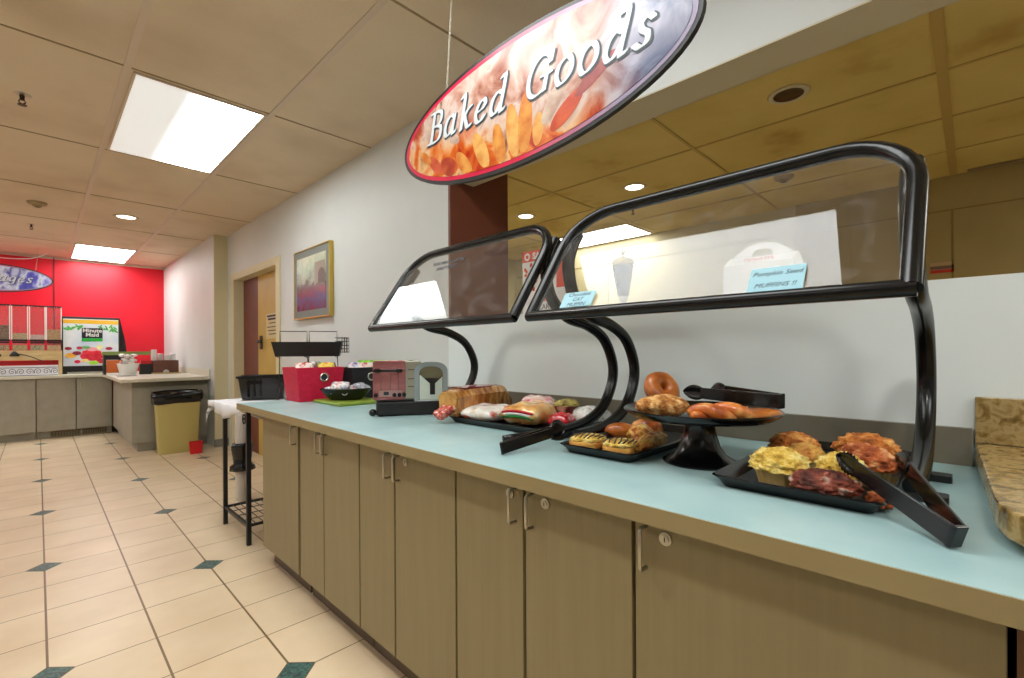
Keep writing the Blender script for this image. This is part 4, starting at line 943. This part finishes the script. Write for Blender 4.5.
for A_, B_ in zip(R, R[1:]):
    n = len(A_)
    for i in range(n): b.faces.new((A_[i], A_[(i+1) % n], B_[(i+1) % n], B_[i]))
b.faces.new(R[0][::-1]); b.faces.new(R[-1]); obj('shell', b, 'black', t, smooth='auto')
b = nb()
for x in (-.09, -.05, -.01): box(b, x-.004, x+.004, -.140, -.116, .02, .15)
box(b, -.10, .0, -.150, -.1385, .115, .128); obj('handle', b, 'black', t)
b = nb(); lathe(b, [(0, 0), (.052, 0), (.052, .70), (.048, .712), (0, .712)], 32)
t = thing('upright_cylinder', 'pale upright cylinder with a black bag tied round it behind the iron table', 'cylinder', (1.19, 4.33, .0005)); obj('tube', b, mat('pale_tube', (206, 196, 186), .4), t, smooth='auto')
b = nb(); prof = [(.055, .245), (.095, .25), (.090, .28), (.066, .30), (.070, .36), (.078, .44), (.074, .47), (.055, .475)]; lathe(b, prof, 36)
for v in b.verts:
    n = mnoise.noise(v.co*28)*.012; r = math.hypot(v.co.x, v.co.y); 
    if r > .056: v.co.x *= 1+n/r; v.co.y *= 1+n/r
obj('black_bag', b, 'black', t, smooth=True)
# wire rack with a long black tray, on the cloth
t = thing('wire_display_rack', 'black wire display rack holding a long tray behind the crimson basket', 'rack', (1.405, 3.485, .8715), -.556)
b = nb()
for x0, x1 in ((-.205, -.02), (-.005, .19)):
    tube(b, [(x0-.012, .03, 0), (x0, .03, .43), (x0, .03, .505), (x1, .03, .505), (x1, .03, .43), (x1+.012, .03, 0)], .0032, 8)
    tube(b, [(x0, .03, .31), (x0, -.07, .32)], .0032, 6); tube(b, [(x1, .03, .31), (x1, -.07, .32)], .0032, 6); tube(b, [(x0, .03, .10), (x0, -.05, .0)], .0032, 6); tube(b, [(x1, .03, .10), (x1, -.05, .0)], .0032, 6)
obj('wire_frame', b, 'iron', t, smooth='auto')
b = nb(); L = [(.215, .050, .320), (.238, .064, .425), (.231, .058, .425), (.208, .044, .328)]
R = [[b.verts.new((p, q-.035, z)) for p, q in rrect(-u, u, -v, v, .012, 3)] for u, v, z in L]
for A_, B_ in zip(R, R[1:]):
    n = len(A_)
    for i in range(n): b.faces.new((A_[i], A_[(i+1) % n], B_[(i+1) % n], B_[i]))
b.faces.new(R[0][::-1]); b.faces.new(R[-1]); obj('tray', b, 'blackm', t, smooth='auto')
b = nb()
for zz in (.35, .375, .40, .43, .455): tube(b, [(.19, -.09, zz), (.275, -.09, zz), (.275, .03, zz), (.19, .03, zz)], .0022, 6)
for x in (.24, .258, .275): tube(b, [(x, -.09, .345), (x, -.09, .46)], .0022, 6); tube(b, [(x, .03, .345), (x, .03, .46)], .0022, 6)
obj('wire_basket', b, 'iron', t)

# ------------------------------------------------------------------ far beverage counter
fc = thing('beverage_counter', 'pale L-shaped countertop along the red wall', 'countertop', (0, 9.8, 0))
b = nb(); prism(b, [(-2.6, -.45), (.68, -.45), (.68, -2.65), (1.598, -2.65), (1.598, .598), (-2.6, .598)], .868, .91, XY); obj('top', b, 'greytop', fc, bevel=.004)
bx('side_splash', 'greytop', fc, 1.585, 1.5985, -2.62, .56, .9105, 1.0)
labs = ['far grey base cabinet nearest the corner under the juice machine', 'far grey base cabinet under the right-hand cereal dispensers', 'far grey base cabinet at the left edge of the photo', 'far grey base cabinet left of the frame']
for i, (x1, x0) in enumerate(((.795, .395), (.388, -.018), (-.025, -.43), (-.437, -.84))):
    t = thing('base_cabinet', labs[i], 'cabinet', ((x0+x1)/2, 9.4, 0)); a = (x1-x0)/2
    b = nb(); box(b, -a, a, .02, .95, .105, .8675); box(b, -a, a, .08, .93, .0008, .105); obj('body', b, 'greycab', t)
    d_ = bx('door', 'greycab', t, -a+.002, a-.002, 0, .019, .112, .862, bevel=.0015)
    hx = -a+.04 if i % 2 == 0 else a-.04
    b = nb(); tube(b, [(hx, 0, .70), (hx, -.024, .70), (hx, -.024, .80), (hx, 0, .80)], .004, 6); obj('handle', b, 'steel', d_, smooth='auto')
for i, (x0, x1) in enumerate(((.12, .44), (.46, .74))):
    t = tag(bx('floor_vent', mat('vent_metal', (120, 104, 70), .5), None, x0, x1, 9.462, 9.479, .015, .092), 'brass toe-kick vent grille, %s one' % ['left', 'right'][i], 'vent')
    b = nb()
    for k in range(10): xx = x0+.02+(x1-x0-.04)*k/9; box(b, xx-.004, xx+.004, 9.4602, 9.4618, .025, .082)
    obj('louvres', b, 'ink', t)
t = thing('peninsula_cabinet', 'grey peninsula cabinet behind the tan waste bin', 'cabinet', (1.2, 7.3, 0))
b = nb(); box(b, -.38, .395, .02, 2.05, .105, .8675); box(b, -.34, .395, .06, 2.05, .0008, .105); obj('body', b, 'greycab', t)
bx('end_panel', 'greycab', t, -.40, .395, 0, .0195, .112, .80, bevel=.002)
bx('apron', mat('dark_rail', (130, 124, 108), .5), t, -.395, .395, .004, .0195, .803, .866)
for k, (y0, y1) in enumerate(((.02, .52), (.53, 1.05), (1.06, 1.55), (1.56, 2.04))): bx('door', 'greycab', t, -.398, -.3805, y0, y1-.006, .112, .862, bevel=.0015)
# waste bin
t = thing('waste_bin', 'tan waste bin with a black liner folded over its rim', 'waste bin', (1.21, 7.03, .0006), -.06)
b = nb(); L = [(.195, .13, 0), (.225, .155, .72), (.215, .145, .72), (.185, .12, .01)]
R = [[b.verts.new((p, q, z)) for p, q in rrect(-u, u, -v, v, .02, 3)] for u, v, z in L]
for A_, B_ in zip(R, R[1:]):
    n = len(A_)
    for i in range(n): b.faces.new((A_[i], A_[(i+1) % n], B_[(i+1) % n], B_[i]))
b.faces.new(R[0][::-1]); b.faces.new(R[-1]); obj('body', b, mat('tan_plastic', (186, 172, 104), .5), t, smooth='auto')
b = nb(); rings = []
for s_, z in ((1.02, .60), (1.10, .63), (1.14, .70), (1.10, .745), (.98, .735), (.90, .70)):
    rings.append([b.verts.new((p*s_, q*s_, z+.030*mnoise.noise(Vector((p*14, q*14, z*9)))+(-.04*max(0, mnoise.noise(Vector((p*6, q*6, 5)))) if z < .65 else 0))) for p, q in rrect(-.225, .225, -.155, .155, .03, 8)])
# densify by subdividing edges through modifier instead
for A_, B_ in zip(rings, rings[1:]):
    n = len(A_)
    for i in range(n): b.faces.new((A_[i], A_[(i+1) % n], B_[(i+1) % n], B_[i]))
b.faces.new(rings[-1])
bmesh.ops.subdivide_edges(b, edges=b.edges[:], cuts=3, use_grid_fill=True)
for v in b.verts: v.co += Vector((mnoise.noise(v.co*25), mnoise.noise(v.co*25+Vector((5, 0, 0))), mnoise.noise(v.co*22+Vector((9, 0, 0)))))*.014
obj('liner', b, 'black', t, smooth=True)
t = thing('red_container', 'small red open container on the floor by the waste bin', 'container', (1.345, 6.74, .0006), -.1)
b = nb(); L = [(.058, .05, 0), (.070, .06, .14), (.064, .054, .14), (.053, .045, .006)]
R = [[b.verts.new((p, q, z)) for p, q in rrect(-u, u, -v, v, .01, 3)] for u, v, z in L]
for A_, B_ in zip(R, R[1:]):
    n = len(A_)
    for i in range(n): b.faces.new((A_[i], A_[(i+1) % n], B_[(i+1) % n], B_[i]))
b.faces.new(R[0][::-1]); b.faces.new(R[-1]); obj('shell', b, 'redp', t, smooth='auto')
# juice machine
FZ = .9106
t = thing('juice_machine', 'juice machine with a bright fruit front and black housing on the far counter', 'drink machine', (.585, 9.70, FZ))
b = nb(); prism(b, [(0.0, 0), (.55, 0), (.55, .60), (.45, .85), (0, .87)], -.335, .335, YZ); obj('housing', b, 'blackm', t, bevel=.008)
b = nb()
bx('front_panel', mat('printed_panel', (214, 224, 236), .3, stops=[(.3, (196, 212, 236)), (.7, (238, 240, 240))], scale=3), t, -.32, .315, -.012, -.0005, .12, .835)
b = nb(); prism(b, [(.336, 0), (.46, 0), (.40, .55), (.345, .84), (.336, .84)], .06, .50, XZ); obj('side_housing', b, 'blackm', t)
bx('yellow_band', mat('orange_band', (236, 176, 40), .4, c2=(240, 196, 70), scale=8), t, -.32, .315, -.0135, -.0122, .765, .825)
lf = mat('printed_leaf', (50, 160, 70), .4, c2=(100, 190, 90), scale=12)
random.seed(5)
b = nb()
for k in range(26):
    s_ = -1 if k % 2 else 1; x = s_*random.uniform(.10, .30)*1.0; z = .74-.35*max(0, abs(x)-.05)*random.random()-.03*random.random()
    V = [b.verts.new((px_, -.0145-.00003*k, pz_)) for px_, pz_ in ell(x-.0025, z, .035, .010, 10, rot=random.uniform(-1.2, 1.2))]; b.faces.new(V)
obj('printed_leaves', b, lf, t)
bx('logo_panel', mat('logo_navy', (34, 30, 50), .4), t, -.115, .125, -.016, -.0150, .545, .700); bx('logo_green', mat('logo_lime', (40, 170, 60), .4), t, -.115, .125, -.016, -.0150, .495, .543)
text_obj('Minute', .080, 'white', t, face_mtx(.005, -.0168, .660), bold=.002); text_obj('Maid', .080, 'white', t, face_mtx(.005, -.0168, .595), bold=.002)
fruit = [((196, 20, 40), 0, .27, .135, .075), ((214, 30, 50), .0, .33, .115, .035), ((240, 150, 160), .0, .375, .07, .03), ((240, 170, 60), -.24, .28, .065, .04), ((150, 20, 50), -.265, .385, .04, .025), ((150, 20, 60), .20, .385, .042, .025), ((120, 16, 40), -.17, .315, .05, .03), ((206, 24, 60), -.165, .185, .035, .026), ((176, 20, 40), .105, .19, .055, .034), ((150, 206, 40), .02, .165, .06, .028), ((234, 200, 120), -.08, .2, .045, .026), ((240, 220, 150), .09, .405, .035, .035), ((90, 160, 90), -.07, .405, .05, .022), ((180, 30, 60), -.14, .395, .035, .022), ((230, 130, 50), .16, .29, .045, .04), ((200, 30, 50), .18, .25, .04, .03)]
for k, (c, x, z, rx, rz_) in enumerate(fruit):
    b = nb(); prism(b, ell(x, z, rx, rz_, 24), -.0142-.0004*k, -.0135, XZ); obj('printed_fruit', b, mat('printed_fruit', c, .35, c2=tuple(min(255, q+34) for q in c), scale=14), t)
bx('drip_tray', 'steel', t, -.28, .30, -.11, -.014, .006, .03)
b = nb()
for x in (-.20, .0, .20): box(b, x-.03, x+.03, -.03, -.0005, .075, .118)
obj('nozzle', b, 'blackm', t)
# cereal dispensers
seeds = [((150, 120, 90), (90, 60, 40)), ((206, 190, 150), (176, 150, 100)), ((226, 206, 200), (200, 170, 160)), ((206, 170, 120), (170, 130, 80))]
dl = ['leftmost clear cereal dispenser at the photo edge', 'second clear cereal dispenser, quarter full of pale cereal', 'third clear cereal dispenser from the left', 'rightmost clear cereal dispenser next to the juice machine']
for i, x in enumerate((-.355, -.18, -.005, .165)):
    t = thing('cereal_dispenser', dl[i], 'cereal dispenser', (x, 9.60, 1.396), group=None)
    b = nb(); prism(b, rrect(-.082, .082, 0, .16, .014), .026, .50, XY); obj('canister', b, 'clear', t, smooth='auto')
    b = nb()
    for xx in (-.078, .078): box(b, xx-.006, xx+.006, -.004, .004, .027, .50)
    obj('edge_strip', b, 'white', t)
    b = nb(); prism(b, rrect(-.084, .084, -.004, .164, .012), .501, .520, XY); obj('lid', b, 'blackm', t)
    hgt = (.20, .09, .07, .15)[i]
    b = nb(); prism(b, rrect(-.077, .077, .005, .155, .010), .028, .028+hgt, XY); obj('cereal', b, mat('cereal', seeds[i][0], .8, c2=seeds[i][1], scale=60, bump=.8, bscale=120), t)
    b = nb(); box(b, -.078, .078, -.002, .162, .0, .029); obj('dispensing_collar', b, 'blackm', t)
    t2 = thing('bulk_bin', 'small clear lidded bin in the row below, under the %s dispenser' % ['leftmost', 'second', 'third', 'rightmost'][i], 'bin', (x, 9.58, 1.268))
    b = nb(); box(b, -.078, .078, 0, .15, .0, .10); obj('box', b, 'clear', t2)
    b = nb(); box(b, -.070, .070, .01, .14, .004, .075); obj('contents', b, mat('granola', ((96, 70, 50), (150, 150, 80), (110, 130, 90), (190, 150, 100))[i], .8, c2=(206, 190, 140), scale=70), t2)
    b = nb(); box(b, -.072, .072, -.004, .154, .1003, .122); obj('lid', b, 'blackm', t2)
t = thing('dispenser_stand', 'pale wooden stand with black iron scrollwork under the cereal dispensers', 'stand', (-.35, 9.55, FZ))
bw = mat('birch', (216, 190, 140), .5, c2=(200, 170, 116), scale=5, stretch=(1, 1, 6))
bx('shelf', bw, t, -.40, .60, .0, .22, .340, .3565); bx('front_board', bw, t, -.40, .60, -.012, -.0005, .215, .3565)
bx('end_post', bw, t, .565, .60, -.011, .20, .0005, .2145); bx('end_post', bw, t, -.40, -.365, -.011, .20, .0005, .2145); bx('red_strip', 'redp', t, -.36, .56, .06, .068, .150, .205)
b = nb()
for k in range(11):
    cx = -.33+.085*k
    tube(b, [(cx+(.004+.036*f)*math.cos(f*10+(k % 2)*PI), -.016-.08, .058+(.004+.044*f)*math.sin(f*10)) for f in [q/18 for q in range(19)]], .0035, 5)
tube(b, [(-.38, -.096, .004), (.55, -.096, .004)], .004, 6); tube(b, [(-.38, -.096, .115), (.55, -.096, .115)], .004, 6)
obj('scrollwork', b, 'iron', t, smooth=True)
b = nb()
for x in (-.30, -.05, .12):
    b = nb(); lathe(b, [(0, 0), (.045, .0), (.05, .01), (.03, .05), (.012, .07), (0, .07)], 16, c=(x, -.05, .275), sx=1, sy=.5); obj('scoop', b, 'blackm', t, smooth=True)
b = nb()
tube(b, smooth_path([(.1, -.03, .32), (.25, -.03, .28), (.4, -.03, .20)], 6), .006, 6); obj('scoop_cord', b, 'blackm', t, smooth=True)
b = nb(); box(b, -.36, .56, -.09, -.0125, .0008, .004); box(b, -.36, .56, -.0115, -.008, .004, .145); obj('doily', b, 'cloth', t)
# things on the peninsula
t = thing('display_shelf', 'black open shelf with a green top and orange panel on the peninsula', 'shelf', (.93, 9.0, FZ))
bx('green_top', mat('moss_green', (134, 156, 84), .6), t, -.27, .27, -.10, .16, .285, .335); b = nb()
for x in (-.25, -.05): box(b, x-.012, x+.012, -.08, .14, 0, .284)
box(b, -.238, -.062, -.08, .14, .215, .284); obj('frame', b, 'blackm', t); bx('orange_panel', mat('orange_card', (222, 112, 52), .6), t, -.235, -.065, -.075, -.06, .03, .21)
t = thing('white_bowl', 'white plastic bowl heaped with packets on the peninsula', 'bowl', (.90, 8.58, FZ))
b = nb(); lathe(b, [(0, 0), (.09, 0), (.125, .16), (.135, .165), (.118, .16), (.085, .008), (0, .008)], 32); obj('shell', b, 'white', t, smooth='auto')
b = nb()
for k in range(14): random.seed(k+60); blob(b, (random.uniform(-.07, .07), random.uniform(-.06, .06), .15+random.uniform(0, .13)), (.04, .035, .025), k, .4, 2, 2)
o_ = obj('creamer_heap', b, printed('pale_packets', [(150, 120, 110), (226, 222, 216), (240, 240, 238), (206, 60, 60)], 20), t, smooth=True); tag(o_, None, None, None, 'stuff')
t = thing('black_holder', 'small black box holding red-topped packets beside the brown box', 'holder', (1.115, 8.70, FZ))
bx('box', 'blackm', t, -.07, .07, -.05, .05, 0, .15); bx('red_packets', 'redp', t, -.06, .065, -.04, .04, .151, .20)
for i, (x, y, hh) in enumerate(((1.235, 8.86, .36), (1.32, 8.90, .30), (1.40, 8.88, .29), (1.48, 8.90, .30))):
    t = thing('cup_stack', 'stack of white foam cups on the peninsula, %s in the row' % ['tallest and leftmost', 'second from left', 'third from left', 'rightmost'][i], 'cups', (x, y, FZ)); b = nb(); pr = [(0, 0), (.030, 0)]
    n = int(hh/.02)
    for k in range(n): pr += [(.038, .02*k+.018), (.034, .02*k+.020)]
    pr += [(0, .02*n+.002)]; lathe(b, pr, 20); obj('cups', b, 'white', t, smooth='auto')
t = thing('napkin_box', 'dark brown open box with a half round notch on the peninsula', 'box', (1.345, 8.68, FZ))
br = mat('dark_brown_box', (96, 52, 36), .5)
b = nb(); pr = [(-.155, .02), (-.04, .02)]+[(.0-.04*math.cos(a), .02+.045*math.sin(a)) for a in [PI*k/8 for k in range(1, 8)]]+[(.04, .02), (.155, .02), (.155, .20), (-.155, .20)]
prism(b, pr, -.09, -.082, XZ); box(b, -.155, -.148, -.082, .08, .02, .20); box(b, .148, .155, -.082, .08, .02, .20); box(b, -.155, .155, .08, .088, .02, .20); obj('shell', b, br, t)
bx('base', bw, t, -.17, .18, -.11, .10, .0, .0195); bx('napkins', 'white', t, -.14, .14, -.07, .07, .0198, .12)
tag(bx('paper_sheet', 'white', None, .70, .98, 7.9, 8.35, FZ, FZ+.004), 'white printed sheet lying on the peninsula corner', 'paper')
b = nb()
for k in range(7): box(b, .73, .95, 7.95+.055*k, 7.965+.055*k, FZ+.0042, FZ+.0050)
obj('printed_lines', b, 'ink', bpy.data.objects['paper_sheet'])

# ------------------------------------------------------------------ groups of repeats
GR = {'ceiling_light': 'lit rectangular ceiling panels', 'downlight': 'round recessed ceiling downlights', 'sprinkler_head': 'ceiling sprinkler heads', 'smoke_detector': 'ceiling smoke detectors',
      'muffin': 'muffins on the muffin tray', 'drizzled_danish': 'drizzled danishes on the pastry tray', 'serving_tray': 'black serving trays on the counter', 'serving_tongs': 'black serving tongs',
      'cereal_dispenser': 'clear cereal dispensers by the red wall', 'bulk_bin': 'small clear bins below the cereal dispensers', 'cup_stack': 'stacks of white foam cups', 'sneeze_guard': 'sneeze guards on the counter',
      'handwritten_card': 'blue handwritten cards on the guard', 'snack_packet': 'snack packets in the baskets', 'sauce_packet': 'packets in the oval bowl', 'storage_basket': 'tapered snack baskets',
      'bun_bag': 'bun bags on the bread tray', 'sticker': 'stickers on the service room wall', 'floor_vent': 'toe-kick vents', 'bread_roll': 'rolls on the pastry tray'}
for o in list(COL.objects):
    if o.parent is None and 'label' in o and 'kind' not in o:
        n = o.name.split('.')[0]
        if n in GR: o['group'] = GR[n]
        elif n == 'base_cabinet': o['group'] = 'base cabinets under the long counter' if o.location.y < 5 else 'grey base cabinets by the red wall'
